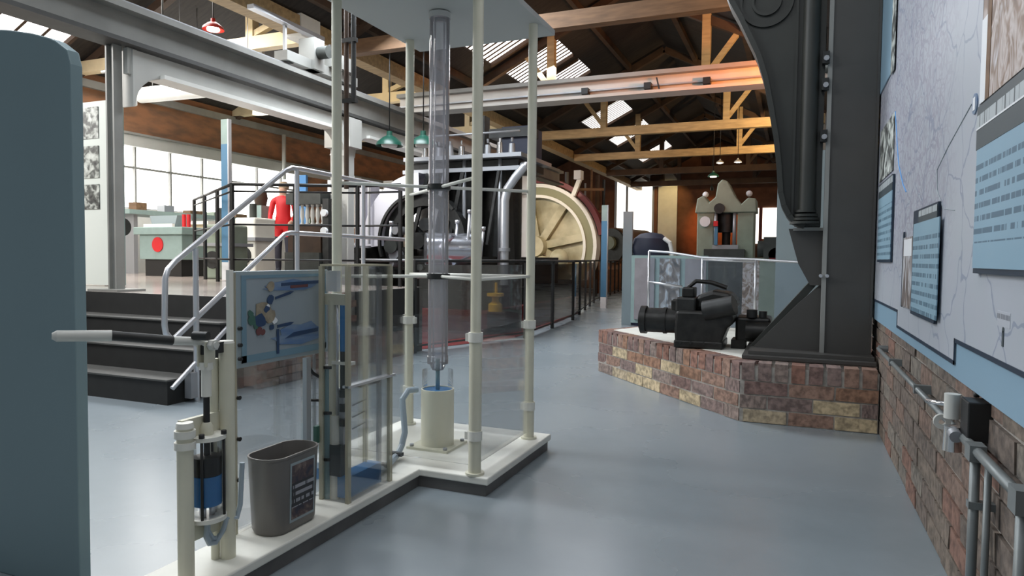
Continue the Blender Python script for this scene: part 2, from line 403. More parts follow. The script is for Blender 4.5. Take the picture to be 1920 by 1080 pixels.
# brick skirt of the raised floor
def brick_proto(L, D, H, m, n=4):
    out = []
    for k in range(n):
        b = MB().box(-L / 2, L / 2, -D / 2, D / 2, -H / 2, H / 2)
        for p in b.v: p += Vector((random.uniform(-.003, .003), random.uniform(-.002, .002), random.uniform(-.002, .002)))
        out.append(b.mesh('brick', m, Vector((0, 0, 0))))
    return out
def put_brick(me, loc, rz, parent, rx=0):
    o = bpy.data.objects.new('brick', me); COL.objects.link(o); o.parent = parent
    o.location = Vector(loc) - wloc(parent); o.rotation_euler = (rx, 0, rz)
    return o
wr = struct(bx(.532, .75, -1.5, 30, 0, 4.4).build('wall_right', 'mortar'), 'old brick wall behind the map display')
dirty = brick_proto(.272, .10, .083, 'brick_dirty')
for c in range(8):
    off = .142 if c % 2 else 0
    y = 1.05 + off
    while y < 5.6:
        put_brick(random.choice(dirty), (.575 - random.uniform(0, .005), y, .045 + c * .0945), math.pi / 2 + random.uniform(-.008, .008), wr)
        y += .2835
for c in range(8, 30):
    for k in range(2):
        put_brick(random.choice(dirty), (.576, 5.54 + k * .2835 - (.142 if c % 2 else 0), .045 + c * .0945), math.pi / 2, wr)
# far end wall with its openings
we = struct(MB().prism([(-12.2, 0), (-7.45, 0), (-7.45, 5.05), (-5.7, 5.05), (-5.7, 0), (.75, 0), (.75, 6.4), (-12.2, 6.4)], 'y', 29.7, 30).build('wall_back', 'orange_wall'), 'dark end wall glowing orange under the lamps')
wi = T('window_1', 'tall bright daylight opening in the end wall', 'window', (-6.55, 29.85, 0)); del wi['category']; struct(wi)
bx(-7.4, -5.72, 29.84, 29.87, 0.2, 5.0).build('pane', 'daylight_end', wi)
for x in (-7.4, -6.9, -5.74): bx(x - .05, x + .05, 29.72, 29.83, 0, 5.05).build('frame', 'steel_dull', wi)
# side aisle: brick band, lintel, windows
wl = T('wall_left', 'brown brick wall of the side aisle above the windows', 'wall', (-12.1, 15, .75)); del wl['category']; struct(wl)
bx(-12.3, -12.0, 1.2, 30, 3.42, 4.9).build('brick_band', 'far_brick', wl)
bx(-12.3, -12.02, 1.2, 30, .75, 2.0).build('lower_wall', 'white_paint', wl)
bx(-12.3, -12.02, 14.6, 15.6, 2.0, 3.2).build('pier', 'far_brick', wl)
bx(-12.3, -12.02, 1.2, 8.0, 2.0, 3.2).build('pier', 'far_brick', wl)
bx(-12.3, -11.94, 1.2, 30, 3.2, 3.42).build('lintel', 'girder_light', wl)
bx(-12.0, -11.9, 1.2, 30, 3.42, 3.46).build('lintel_flange', 'girder_grey', wl)
bx(-12.05, -11.92, 1.2, 30, 4.12, 4.26).build('wall_plate', 'girder_grey', wl)
for (n, a, b, nb) in ((2, 8.0, 14.6, 8), (3, 15.6, 24.0, 9)):
    wn = T('window_%d' % n, ['wide glaring aisle window behind the teal machine', 'second glaring aisle window beyond the brick pier'][n - 2], 'window', (-12.1, (a + b) / 2, 2.0)); del wn['category']; struct(wn)
    st = (b - a) / nb
    for k in range(nb):
        bx(-12.12, -12.10, a + k * st + .02, a + (k + 1) * st - .02, 2.02, 2.78).build('pane', 'daylight_pane', wn)
        bx(-12.12, -12.10, a + k * st + .02, a + (k + 1) * st - .02, 2.82, 3.2).build('pane', 'daylight_pane', wn)
    for k in range(nb + 1): bx(-12.13, -12.04, a + k * st - .018, a + k * st + .018, 2.0, 3.2).build('glazing_bar', 'girder_grey', wn)
    bx(-12.13, -12.05, a, b, 2.78, 2.82).build('glazing_bar', 'girder_grey', wn)
# ---- roofs: nave gable and aisle gable, boarded, with glazed stretches
NZ, NS = 4.35, .5                       # nave eaves height and slope
def nz(x): return NZ + NS * (x + 6.3) if x < -2.9 else NZ + NS * (3.4) - NS * (x + 2.9)
roof = T('ceiling', 'dark boarded pitched roof over the main hall', 'ceiling', (-2.9, 14, NZ)); del roof['category']; struct(roof)
GL = [(-5.45, -4.35, a, b) for a, b in ((.6, 3.8), (5.9, 8.5), (10.7, 12.0), (12.5, 13.7), (14.0, 15.0), (17.7, 19.3), (20.6, 22.0), (24.5, 26.0))]  # the two nearest stretches are added to light the foreground
def slab(x0, x1, y0, y1, name, m, parent, zf, t=.06):
    v = [(x0, y0, zf(x0)), (x1, y0, zf(x1)), (x1, y1, zf(x1)), (x0, y1, zf(x0))]
    v += [(p[0], p[1], p[2] + t) for p in v]
    return MB().add(v, [(0, 3, 2, 1), (4, 5, 6, 7), (0, 1, 5, 4), (1, 2, 6, 5), (2, 3, 7, 6), (3, 0, 4, 7)]).build(name, m, parent)
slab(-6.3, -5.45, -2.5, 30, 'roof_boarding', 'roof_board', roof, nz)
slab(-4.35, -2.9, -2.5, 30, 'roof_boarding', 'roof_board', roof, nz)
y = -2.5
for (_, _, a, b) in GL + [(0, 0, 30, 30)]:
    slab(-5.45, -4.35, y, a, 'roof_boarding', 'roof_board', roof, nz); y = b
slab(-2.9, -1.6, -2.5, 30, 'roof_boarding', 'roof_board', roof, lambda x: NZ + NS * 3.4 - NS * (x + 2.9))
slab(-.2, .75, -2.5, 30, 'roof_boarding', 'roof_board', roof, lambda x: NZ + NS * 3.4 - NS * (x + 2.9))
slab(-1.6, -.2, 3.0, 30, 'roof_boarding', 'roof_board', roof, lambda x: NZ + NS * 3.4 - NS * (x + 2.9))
def rooflight(parent, x0, x1, y0, y1, zf, n=None):
    n = n or max(4, int((y1 - y0) / .135)); st = (y1 - y0) / n
    r = MB()
    f = slab(x0, x1, y0 - .03, y0 + .03, 'rooflight_frame', 'timber_dark', parent, lambda x: zf(x) - .05, .1)
    slab(x0, x1, y1 - .03, y1 + .03, 'rooflight_frame', 'timber_dark', parent, lambda x: zf(x) - .05, .1)
    for k in range(n):
        slab(x0, x1, y0 + k * st + .022, y0 + (k + 1) * st - .022, 'pane', 'daylight_roof', parent, lambda x: zf(x) + .03, .01)
        slab(x0, x1, y0 + k * st - .022, y0 + k * st + .022, 'glazing_bar', 'timber_dark', parent, lambda x: zf(x) + .02, .03)
for g in GL: rooflight(roof, *g, nz)
rooflight(roof, -1.6, -.2, -.4, 3.0, lambda x: NZ + NS * 3.4 - NS * (x + 2.9), 12)  # unseen near rooflight, added for foreground light
slab(-1.6, -.2, -2.5, -.4, 'roof_boarding', 'roof_board', roof, lambda x: NZ + NS * 3.4 - NS * (x + 2.9))
# purlins of the nave
for x in (-5.9, -3.7, -2.2, -.9):
    MB().bar((x, -2.5, nz(x) - .07), (x, 29.7, nz(x) - .07), .09, .13).build('purlin', 'timber_dark', roof)
aisle = T('ceiling', 'dark pitched roof over the side aisle with bright glazing', 'ceiling', (-9.2, 14, 4.3)); del aisle['category']; struct(aisle)
def az(x): return 4.35 + .46 * (-6.3 - x) if x > -9.2 else 4.35 + .46 * 2.9 - .46 * (-9.2 - x)
AG = [(3.9, 5.6), (6.0, 7.9), (8.6, 10.4)]
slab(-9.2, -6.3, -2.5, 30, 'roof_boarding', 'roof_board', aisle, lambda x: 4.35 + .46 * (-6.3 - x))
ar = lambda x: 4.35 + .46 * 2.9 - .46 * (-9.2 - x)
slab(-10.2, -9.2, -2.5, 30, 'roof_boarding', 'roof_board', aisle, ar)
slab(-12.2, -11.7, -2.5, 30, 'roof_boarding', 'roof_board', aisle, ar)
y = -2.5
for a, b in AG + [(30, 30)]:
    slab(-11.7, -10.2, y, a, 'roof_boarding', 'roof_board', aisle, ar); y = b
for a, b in AG: rooflight(aisle, -11.7, -10.2, a, b, ar, 5)
for y in [5.2 + .55 * k for k in range(12)]:
    MB().bar((-9.2, y, az(-9.2) - .06), (-6.4, y, az(-6.4) - .06), .07, .1).build('rafter', 'timber', aisle)
# valley beam (gutter timber) between the two roofs
vb = T('valley_beam', 'long pale brown timber beam running under the roof valley', 'beam', (-6.35, 10, 4.1))
bx(-6.47, -6.23, -2.0, 29.7, 4.1, 4.33).build('timber', 'timber_lit', vb)  # tan tone has the light on the beam painted in
bx(-6.49, -6.21, 7.5, 7.9, 4.06, 4.36).build('joint_box', 'white_paint', vb)
bx(-6.48, -6.22, 5.6, 6.1, 4.09, 4.12).build('patch', 'white_paint', vb)

# ---- timber trusses over the nave (each one a thing)
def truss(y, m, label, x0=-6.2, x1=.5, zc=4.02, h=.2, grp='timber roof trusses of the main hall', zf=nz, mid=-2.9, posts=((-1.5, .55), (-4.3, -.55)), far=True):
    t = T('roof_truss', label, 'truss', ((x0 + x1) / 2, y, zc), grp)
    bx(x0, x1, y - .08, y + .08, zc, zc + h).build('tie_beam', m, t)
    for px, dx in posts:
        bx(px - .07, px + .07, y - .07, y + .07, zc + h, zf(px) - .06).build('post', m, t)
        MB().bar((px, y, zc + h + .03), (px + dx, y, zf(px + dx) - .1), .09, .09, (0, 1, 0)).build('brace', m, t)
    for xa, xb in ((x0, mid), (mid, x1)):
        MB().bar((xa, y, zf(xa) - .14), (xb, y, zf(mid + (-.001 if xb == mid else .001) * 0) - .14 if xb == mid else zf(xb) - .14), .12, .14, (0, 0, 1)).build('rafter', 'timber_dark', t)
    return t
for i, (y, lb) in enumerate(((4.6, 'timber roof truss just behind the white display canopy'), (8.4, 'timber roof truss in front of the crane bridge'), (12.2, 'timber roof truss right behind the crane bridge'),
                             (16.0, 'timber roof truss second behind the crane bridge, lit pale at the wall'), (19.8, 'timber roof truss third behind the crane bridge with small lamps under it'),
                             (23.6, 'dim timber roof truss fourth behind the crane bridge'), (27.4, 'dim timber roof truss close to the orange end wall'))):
    truss(y, 'timber_lit' if 10 < y < 22 else 'timber' if y < 10 else 'timber_dark', lb)  # light and shade put into wood tone: lit middle trusses, shaded far ones
# red painted wind beam with post hung in the nave roof
t = T('red_tie_beam', 'dark red painted beam with post under the roof before the crane', 'beam', (-1.8, 9.4, 4.45))
bx(-3.6, .3, 9.33, 9.47, 4.42, 4.56).build('beam', 'red_paint', t)
bx(-1.62, -1.48, 9.34, 9.46, 4.56, nz(-1.55) - .05).build('post', 'red_paint', t)
MB().cyl((-1.5, 9.4, 4.5), (-.6, 9.4, 5.0), .015, n=8).build('tie_rod', 'steel_dull', t)
for y, lb in ((4.6, 'aisle roof truss above the white partition'), (8.4, 'pale aisle truss behind the red pendant lamp'), (12.2, 'pale aisle truss second behind the red pendant lamp'), (16.0, 'aisle roof truss third behind the red pendant lamp')):
    truss(y, 'timber_pale', lb, -12.0, -6.5, 4.28, .2, 'timber roof trusses of the side aisle', az, -9.2, ((-7.9, .6), (-10.3, -.5)))  # pale wood tone paints in the light on the aisle timbers

# ---- crane runway girder on steel columns
g = T('runway_girder', 'long grey steel crane girder on columns beside the raised aisle', 'girder', (-5.9, 12, 2.9))
bx(-5.93, -5.87, -1, 17.4, 3.06, 3.40).build('web', 'girder_grey', g)
bx(-6.03, -5.75, -1, 17.4, 3.36, 3.42).build('top_flange', 'girder_grey', g)
bx(-6.03, -5.75, -1, 17.4, 3.05, 3.09).build('bottom_flange', 'girder_dark', g)
bx(-5.92, -5.86, -1, 17.4, 3.42, 3.475).build('crane_rail', 'steel_dull', g)
for k, y in enumerate((4.55, 8.05, 11.6, 15.1)):
    c = T('steel_column', ['grey steel column standing by the white photo partition', 'cream steel column behind the stair landing rails', 'steel column behind the engine gallery', 'steel column under the far runway girder', 'steel column under the far runway girder', 'steel column under the far runway girder'][k], 'column', (-5.95, y, .75), 'columns under the runway girder')
    m = 'girder_light' if k else 'girder_grey'
    z0 = .75 if y < 7 else 0
    hw = .055 if k == 0 else .15
    hd = .045 if k == 0 else .07
    bx(-5.95 - hw, -5.93 - hw, y - hd, y + hd, z0, 3.05).build('flange', m, c); bx(-5.97 + hw, -5.95 + hw, y - hd, y + hd, z0, 3.05).build('flange', m, c)
    bx(-5.93 - hw, -5.97 + hw, y - .012, y + .012, z0, 3.05).build('web', m, c)
    bx(-6.15, -5.75, y - .15, y + .15, z0, z0 + .02).build('base_plate', 'girder_grey', c)
    if k == 0: bx(-5.90, -5.84, y + .06, y + .16, 2.80, 3.04).build('bracket_plate', 'girder_light', c)
    if k: bx(-6.15, -5.72, y - .14, y + .14, 2.62, 3.02).build('capital', 'girder_light', c)
# curved portal beam between the first two columns
def portal(ya, yb, lb):
    pr = [(ya + .1, 3.03), (ya + .1, 2.5)]
    for i in range(8):
        a = math.pi / 2 * i / 7; pr.append((ya + .12 + .38 * (1 - math.cos(a)), 2.5 + .34 * math.sin(a)))
    for i in range(8):
        a = math.pi / 2 * (7 - i) / 7; pr.append((yb - .12 - .38 * (1 - math.cos(a)), 2.5 + .34 * math.sin(a)))
    pr += [(yb - .1, 2.5), (yb - .1, 3.03)]
    p = T('portal_beam', lb, 'beam', (-5.9, (ya + yb) / 2, 2.5), 'curved portal beams under the runway girder')
    MB().prism(pr, 'x', -5.98, -5.82).build('haunched_beam', 'girder_light', p)
    bx(-6.0, -5.76, ya + .4, yb - .4, 2.82, 2.86).build('lower_flange', 'white_paint', p)
portal(4.55, 8.05, 'pale portal beam with curved haunches above the stairs')
portal(8.05, 11.6, 'pale portal beam with curved haunches above the engine')
# ---- overhead crane: bridge across the nave and end carriage
cr = T('overhead_crane', 'painted steel crane bridge spanning the hall below the trusses', 'crane', (-2.8, 10, 3.43))
bx(-6.2, .45, 9.97, 10.03, 3.50, 3.76).build('bridge_web', 'crane_paint', cr)
bx(-6.2, .45, 9.86, 10.14, 3.74, 3.80).build('top_flange', 'girder_grey', cr)
bx(-6.2, .45, 9.84, 10.16, 3.476, 3.52).build('bottom_flange', 'crane_paint', cr)
bx(-6.2, .45, 9.90, 9.97, 3.585, 3.605).build('cable_rail', 'steel_dull', cr)
for x in (-2.95, -2.02, -1.2): bx(x - .05, x + .05, 9.84, 9.97, 3.54, 3.63).build('cable_clip', 'black', cr)
MB().cyl((-6.2, 9.88, 3.52), (-2.3, 9.88, 3.5), .012, n=8).build('cable', 'white_paint', cr)
MB().bar((-1.9, 9.9, 3.7), (-1.85, 9.9, 3.5), .02, .02).build('hook_link', 'black', cr)
ec = T('crane_carriage', 'grey crane end carriage with open frame riding the runway girder', 'crane', (-5.9, 7.4, 3.48))
bx(-6.0, -5.8, 6.75, 8.2, 3.5, 3.62).build('carriage_beam', 'girder_grey', ec)
bx(-6.0, -5.75, 7.2, 7.4, 3.5, 3.9).build('gear_box', 'girder_grey', ec)
bx(-6.0, -5.7, 7.55, 8.0, 3.62, 3.80).build('motor_housing', 'girder_grey', ec)
MB().cyl((-5.76, 7.3, 3.72), (-5.6, 7.3, 3.72), .08).build('motor', 'machine_dark', ec)
bx(-6.0, -5.9, 6.3, 7.6, 3.98, 4.03).build('top_bar', 'steel_dull', ec)
for y in (6.9, 7.5, 7.8): bx(-6.0, -5.96, y, y + .03, 3.64, 4.0).build('stanchion', 'steel_dull', ec)
for y in (6.85, 8.05): MB().cyl((-5.95, y, 3.55), (-5.83, y, 3.55), .075).build('wheel', 'girder_dark', ec)
# hanging dark twin pipe post in front of the landing
hp = T('hanging_pipe', 'dark brown twin pipe post hanging from the roof by the landing', 'pipe', (-4.9, 6.75, 2.0))
MB().cyl((-4.93, 6.75, 1.9), (-4.93, 6.75, 4.4), .028).build('pipe', 'timber_dark', hp); MB().cyl((-4.83, 6.75, 2.9), (-4.83, 6.75, 4.45), .03).build('pipe', 'iron', hp)
for z in (2.9, 3.6): bx(-4.97, -4.79, 6.72, 6.78, z, z + .05).build('clamp', 'iron', hp)
# white heating duct and pipes in the aisle
wd = T('white_duct', 'fat white duct hanging across the aisle under the rooflight', 'duct', (-9.8, 9.1, 4.0))
MB().cyl((-11.2, 9.1, 4.02), (-8.4, 9.1, 3.98), .14, n=20).build('duct', 'white_paint', wd)
for x in (-10.9, -9.8, -8.7): MB().cyl((x, 9.1, 4.1), (x, 9.1, az(x) + .01), .008, n=6).build('hanger', 'steel_dull', wd)
tp = T('thin_pipe', 'thin pipe crossing the aisle in front of the white duct', 'pipe', (-9.2, 8.2, 4.15))
MB().cyl((-11.0, 8.2, 4.2), (-7.5, 8.2, 4.15), .03, n=8).build('pipe', 'girder_grey', tp)
for x in (-10.6, -9.2, -7.8): MB().cyl((x, 8.2, 4.18), (x, 8.2, az(x) + .01), .006, n=6).build('hanger', 'steel_dull', tp)
tag(MB().tube([(-11.8, 13.6, 3.0), (-11.8, 13.6, 4.1)], .05, 8).build('downpipe', 'girder_light'), 'slim vertical pipe on the brown aisle brick wall', 'pipe')
d = T('white_vent_duct', 'short upright white vent duct above the photo partition', 'duct', (-7.0, 5.4, 2.8))
MB().cyl((-7.0, 5.45, 2.78), (-7.0, 5.45, 3.55), .15, n=20).build('duct', 'white_paint', d); MB().cyl((-7.0, 5.45, 3.5), (-7.0, 5.45, 3.56), .18).build('collar', 'girder_grey', d)
# ================================================================ NEAR EXHIBIT
pl = T('exhibit_plinth', 'white topped stepped plinth with dark sides carrying the pump exhibits', 'plinth', (-1.7, 2.5, 0))
poly = [(-1.63, .9), (-1.63, 2.81), (-1.275, 2.81), (-1.275, 3.69), (-2.24, 3.69), (-2.24, 2.7), (-1.87, 2.7), (-1.87, .9)]
ins = [(-1.645, .91), (-1.645, 2.825), (-1.29, 2.825), (-1.29, 3.675), (-2.225, 3.675), (-2.225, 2.715), (-1.855, 2.715), (-1.855, .91)]
MB().prism(ins, 'z', 0, .055).build('side_board', 'plinth_side', pl)
MB().prism(poly, 'z', .055, .09).build('top_board', 'plinth_top', pl, bevel=.006)
PZ = .09
fr = T('display_frame', 'tall cream pipe frame with grey canopy around a clear water tube', 'exhibit', (-1.75, 3.2, PZ))
PP = [(-1.36, 2.85), (-1.36, 3.55), (-2.14, 3.55), (-2.14, 2.85)]
for i, (x, y) in enumerate(PP):
    MB().cyl((x, y, PZ), (x, y, 2.38), .025).build('post', 'cream', fr)
    MB().cyl((x, y, PZ), (x, y, .73 if i == 0 else .3), .030).build('sleeve', 'cream', fr)
    for z in ((.27, .73) if i != 2 else (.3, .72)):
        k = MB().cyl((x, y, z - .02), (x, y, z + .025), .034)
        dx = .035 if x < -1.8 else -.035
        k.box(x + min(0, dx) - .012, x + max(0, dx) + .012, y - .014, y + .014, z - .018, z + .018)
        k.build('clamp', 'cream_light', fr)
    MB().cyl((x, y, PZ), (x, y, PZ + .01), .045).build('foot', 'cream', fr)
bx(-2.2, -1.31, 2.45, 3.77, 2.38, 2.412).build('canopy', 'canopy', fr, bevel=.004)
for z in (1.47, 1.0):
    for a, b in ((0, 2), (1, 3)):
        MB().cyl((*PP[a], z), (*PP[b], z), .0085, n=10).build('tie_rod', 'cream_light', fr)
    MB().cyl((-1.75, 3.2, z - .014), (-1.75, 3.2, z + .014), .062, n=24).build('tube_clamp', 'iron', fr)
MB().cyl((-1.36, 2.85, 1.0), (-1.36, 3.55, 1.0), .0085, n=10).build('tie_rod', 'cream_light', fr)
MB().cyl((-2.14, 3.55, 1.0), (-1.36, 3.55, 1.0), .0085, n=10).build('tie_rod', 'cream_light', fr)
tb = MB().lathe([(.053, .56), (.053, 2.37)], (-1.75, 3.2, 0), 28).build('water_tube', 'tube_clear', fr)
MB().lathe([(.030, .5), (.030, 2.36)], (-1.75, 3.2, 0), 20).build('inner_tube', 'tube_clear', tb)
MB().lathe([(.032, 0), (.056, 0), (.056, .03), (.032, .03), (.032, 0)], (-1.75, 3.2, 2.345), 24).build('top_ring', 'chrome', tb)
MB().lathe([(.0, .50), (.03, .50), (.045, .53), (.056, .535), (.056, .575), (.04, .59)], (-1.75, 3.2, 0), 24).build('tube_socket', 'tube_clear', tb)
# clear safety sheets low around the posts
def sheet(p, q, z0, z1, parent, t=.006, m='acrylic'):
    return MB().bar((*p, (z0 + z1) / 2), (*q, (z0 + z1) / 2), t, z1 - z0).build('acrylic_sheet', m, parent)
for a, b in ((0, 1), (1, 2), (2, 3), (3, 0)):
    p, q = PP[a], PP[b]
    d = (Vector(q) - Vector(p)).normalized() * .032
    sheet(Vector(p) + d, Vector(q) - d, .13, .76, fr)
# cream water vessel below the tube
wv = T('water_vessel', 'cream round water vessel with open blue water under the tube', 'tank', (-1.75, 3.2, PZ))
MB().lathe([(0, PZ + .012), (.088, PZ + .012), (.088, .40), (.080, .40), (.080, .33), (0, .33)], (-1.75, 3.2, 0), 28).build('body', 'cream', wv)
bx(-1.87, -1.63, 3.08, 3.32, PZ, PZ + .012).build('base_flange', 'cream', wv)
MB().lathe([(0, .395), (.08, .395), (.08, .37), (0, .37)], (-1.75, 3.2, 0), 24).build('water', 'water_blue', wv)
MB().lathe([(.083, .40), (.083, .50)], (-1.75, 3.2, 0), 24).build('clear_rim', 'acrylic', wv)
MB().cyl((-1.75, 3.2, .39), (-1.75, 3.2, .56), .012, n=10).build('nozzle', 'teal_tube', wv)
for a in (45, 135, 225, 315):
    x, y = -1.75 + .14 * math.cos(math.radians(a)), 3.2 + .14 * math.sin(math.radians(a))
    MB().cyl((x, y, PZ + .012), (x, y, PZ + .025), .011, n=6).build('bolt', 'steel_dull', wv)
hs = T('grey_hose', 'grey blue hose lying on the plinth from vessel to case', 'hose', (-1.78, 2.9, PZ))
MB().tube([(-1.835, 3.13, .40), (-1.86, 3.08, .40), (-1.87, 3.04, .36), (-1.85, 3.02, .28), (-1.83, 3.0, .2), (-1.83, 2.97, .14), (-1.81, 2.9, .115), (-1.78, 2.78, .108), (-1.76, 2.68, .108), (-1.75, 2.62, .108)], .016, 10).build('hose', 'grey_hose', hs)
for p in ((-1.805, 2.88), (-1.765, 2.70)): bx(p[0] - .035, p[0] + .035, p[1] - .012, p[1] + .012, .115, .132).build('clip', 'black', hs)

# ---- hand pump
hpx = -1.73
pm = T('hand_pump', 'cream hand pump with glass cylinder, blue water and long lever', 'pump', (hpx, 1.63, PZ))
pa = MB().cyl((hpx, 1.545, PZ), (hpx, 1.545, .565), .0245, n=22).build('post', 'cream', pm)
MB().cyl((hpx, 1.545, .535), (hpx, 1.545, .558), .031, n=22).cyl((hpx, 1.545, .50), (hpx, 1.545, .522), .031, n=22).cyl((hpx, 1.545, .565), (hpx, 1.545, .582), .027, .024, n=22).build('cap', 'cream_light', pa)
pb = MB().cyl((hpx, 1.715, PZ), (hpx, 1.715, .81), .0245, n=22).build('post', 'cream', pm)
MB().cyl((hpx, 1.715, .81), (hpx, 1.715, .818), .025, .022, n=22).build('cap', 'cream_light', pb)
MB().cyl((hpx - .03, 1.69, PZ), (hpx - .03, 1.69, .76), .014).build('guide_post', 'cream', pm)
for z, n in ((.512, 'top_flange'), (.25, 'bottom_flange')):
    MB().lathe([(0, 0), (.058, 0), (.058, .013), (0, .013), (0, 0)], (hpx, 1.63, z), 30).build(n, 'cream_light', pm)
bx(hpx - .03, hpx - .012, 1.545, 1.715, .525, .585).build('bracket', 'cream', pm)
bx(hpx - .03, hpx - .012, 1.545, 1.715, .19, .25).build('bracket', 'cream', pm)
MB().lathe([(.020, .525), (.020, .55), (.012, .565), (0, .565)], (hpx, 1.63, 0), 18).build('gland', 'cream', pm)
MB().lathe([(.047, .263), (.047, .512)], (hpx, 1.63, 0), 32).build('glass_cylinder', 'acrylic', pm)
MB().lathe([(0, .30), (.044, .30), (.044, .395), (0, .395)], (hpx, 1.63, 0), 28).build('water', 'water_blue', pm)
MB().lathe([(0, .397), (.0445, .397), (.0445, .455), (.03, .46), (0, .46)], (hpx, 1.63, 0), 28).build('piston', 'black', pm)
for a in (-55, 15, 95, 200):
    x, y = hpx + .012 * math.cos(math.radians(a)), 1.63 + .028 * math.sin(math.radians(a))
    MB().cyl((x, y, .264), (x, y, .297), .009, n=10).build('valve_stud', 'steel', pm)
for a in (-60, 30, 120, 210):
    x, y = hpx + .052 * math.cos(math.radians(a)), 1.63 + .052 * math.sin(math.radians(a))
    MB().cyl((x, y, .25), (x, y, .532), .0045, n=8).build('tie_rod', 'iron', pm)
    MB().cyl((x, y, .525), (x, y, .538), .009, n=6).build('nut', 'black', pm)
MB().cyl((hpx, 1.63, .46), (hpx, 1.63, .655), .010, n=12).build('piston_rod', 'black', pm)
MB().cyl((hpx, 1.63, .648), (hpx, 1.63, .735), .0155, n=16).cyl((hpx, 1.63, .735), (hpx, 1.63, .758), .021, n=16).build('crosshead', 'cream_light', pm)
MB().box(hpx - .018, hpx - .012, 1.61, 1.65, .745, .825).box(hpx + .012, hpx + .018, 1.61, 1.65, .745, .825).build('clevis', 'cream', pm)
MB().cyl((hpx - .04, 1.63, .815), (hpx + .045, 1.63, .815), .011, n=14).cyl((hpx + .02, 1.63, .815), (hpx + .04, 1.63, .815), .018, n=6).build('pivot_bolt', 'handle_grey', pm)
MB().bar((hpx, 1.62, .80), (hpx - .01, 1.72, .80), .035, .035).build('rear_link', 'iron', pm)
MB().cyl((hpx - .02, 1.6, .845), (hpx + .03, 1.61, .845), .014, n=12).build('pivot_bolt', 'iron', pm)
a0, a1, a2, a3 = (hpx - .01, 1.64, .822), (-1.776, 1.545, .834), (-1.868, 1.41, .858), (-1.945, 1.298, .864)
l1 = MB().cyl(a0, a1, .0135, n=14).build('lever', 'handle_grey', pm)
MB().cyl(a1, a2, .0145, n=14).build('lever_grip', 'iron', l1, label='dark middle tube of the lever')
hg = MB(); d = (Vector(a3) - Vector(a2)); hg.cyl(a2, a3, .0165, .0165, n=18); hg.cyl(a3, Vector(a3) + d.normalized() * .012, .0165, .009, n=18)
hg.build('handle', 'handle_grey', l1, label='pale grey rubber handle end')
MB().tube([(hpx, 1.63, .25), (hpx, 1.63, .21), (hpx + .005, 1.645, .18), (hpx + .01, 1.665, .175), (hpx + .01, 1.685, .195), (hpx + .012, 1.70, .23), (hpx + .02, 1.735, .22), (hpx + .02, 1.75, .26), (hpx + .02, 1.76, .4)], .0085, 10).build('hose', 'grey_hose', pm)
MB().tube([(hpx + .01, 1.62, .25), (hpx + .012, 1.612, .2), (hpx + .012, 1.625, .172), (hpx + .012, 1.65, .165), (hpx + .012, 1.67, .185)], .0085, 10).build('hose', 'grey_hose', pm)

# ---- information panel on clear sheet
ip = T('diagram_panel', 'blue framed pump diagram panel on a clear sheet beside hand pump', 'sign', (-1.75, 2.0, PZ))
IX = -1.75
bx(IX - .004, IX + .004, 1.765, 2.275, .103, 1.05).build('acrylic_sheet', 'acrylic', ip)
bx(IX - .012, IX + .008, 1.765, 2.262, .705, 1.055).build('panel_frame', 'sign_grey', ip, bevel=.003)
mat('panel_blue', (.16, .27, .34), .35); mat('panel_face', (.30, .35, .38), .3, var=.1, scale=3)
mat('print_blue', (.10, .18, .34), .35, col2=(.20, .27, .36), scale=14, stretch=(1, .5, 3)); mat('print_deep', (.02, .05, .12), .4)
mat('print_rust', (.14, .05, .05), .4); mat('print_green', (.05, .13, .10), .4); mat('print_tan', (.33, .28, .20), .4, var=.4, scale=30)
f = bx(IX + .008, IX + .010, 1.785, 2.245, .722, 1.04).build('face', 'panel_face', ip)
def flat(name, m, ys, zs, par=ip, x=IX + .010, t=.0015, poly=None, label=None):
    if poly is None: poly = [(ys[0], zs[0]), (ys[1], zs[0]), (ys[1], zs[1]), (ys[0], zs[1])]
    return MB().prism(poly, 'x', x, x + t).build(name, m, par, label=label)
flat('border_strip', 'panel_blue', (1.785, 1.808), (.722, 1.04)); flat('border_strip', 'panel_blue', (2.235, 2.245), (.722, 1.04))
flat('border_strip', 'panel_blue', (1.808, 2.235), (1.028, 1.04)); flat('border_strip', 'panel_blue', (1.785, 2.245), (.722, .748))
def blob(name, m, cy, cz, ry, rz, n=16, tilt=0, x=IX + .0115, par=ip):
    c, s = math.cos(tilt), math.sin(tilt); pts = []
    for i in range(n):
        a = 2 * math.pi * i / n; k = random.uniform(.72, 1.1); u, v = ry * k * math.cos(a), rz * k * math.sin(a) * (abs(math.sin(a)) ** .8 if ry > 3 * rz else 1)
        pts.append((cy + u * c - v * s, cz + u * s + v * c))
    return flat(name, m, None, None, x=x, poly=pts, par=par)
blob('printed_diagram', 'print_blue', 2.05, .995, .17, .026, tilt=.02); blob('printed_diagram', 'print_blue', 2.09, .80, .155, .05, tilt=.02)
flat('printed_arrow', 'print_deep', None, None, x=IX + .013, poly=[(1.98, .995), (2.2, 1.0), (2.2, 1.012), (1.98, 1.007)])
flat('printed_arrow', 'print_rust', None, None, x=IX + .0135, poly=[(2.03, .985), (2.13, .987), (2.13, .998), (2.03, .996)])
flat('printed_arrow', 'print_deep', None, None, x=IX + .013, poly=[(2.0, .79), (2.19, .80), (2.19, .815), (2.05, .81)])
flat('printed_bar', 'print_deep', (1.955, 1.968), (.735, .83), x=IX + .013)
flat('printed_arrow', 'print_deep', None, None, x=IX + .012, poly=[(1.95, .945), (2.03, .962), (2.05, .972), (2.03, .973), (1.95, .955)])
flat('printed_arrow', 'print_deep', None, None, x=IX + .012, poly=[(1.96, .835), (2.03, .84), (2.05, .85), (2.03, .852), (1.96, .846)])
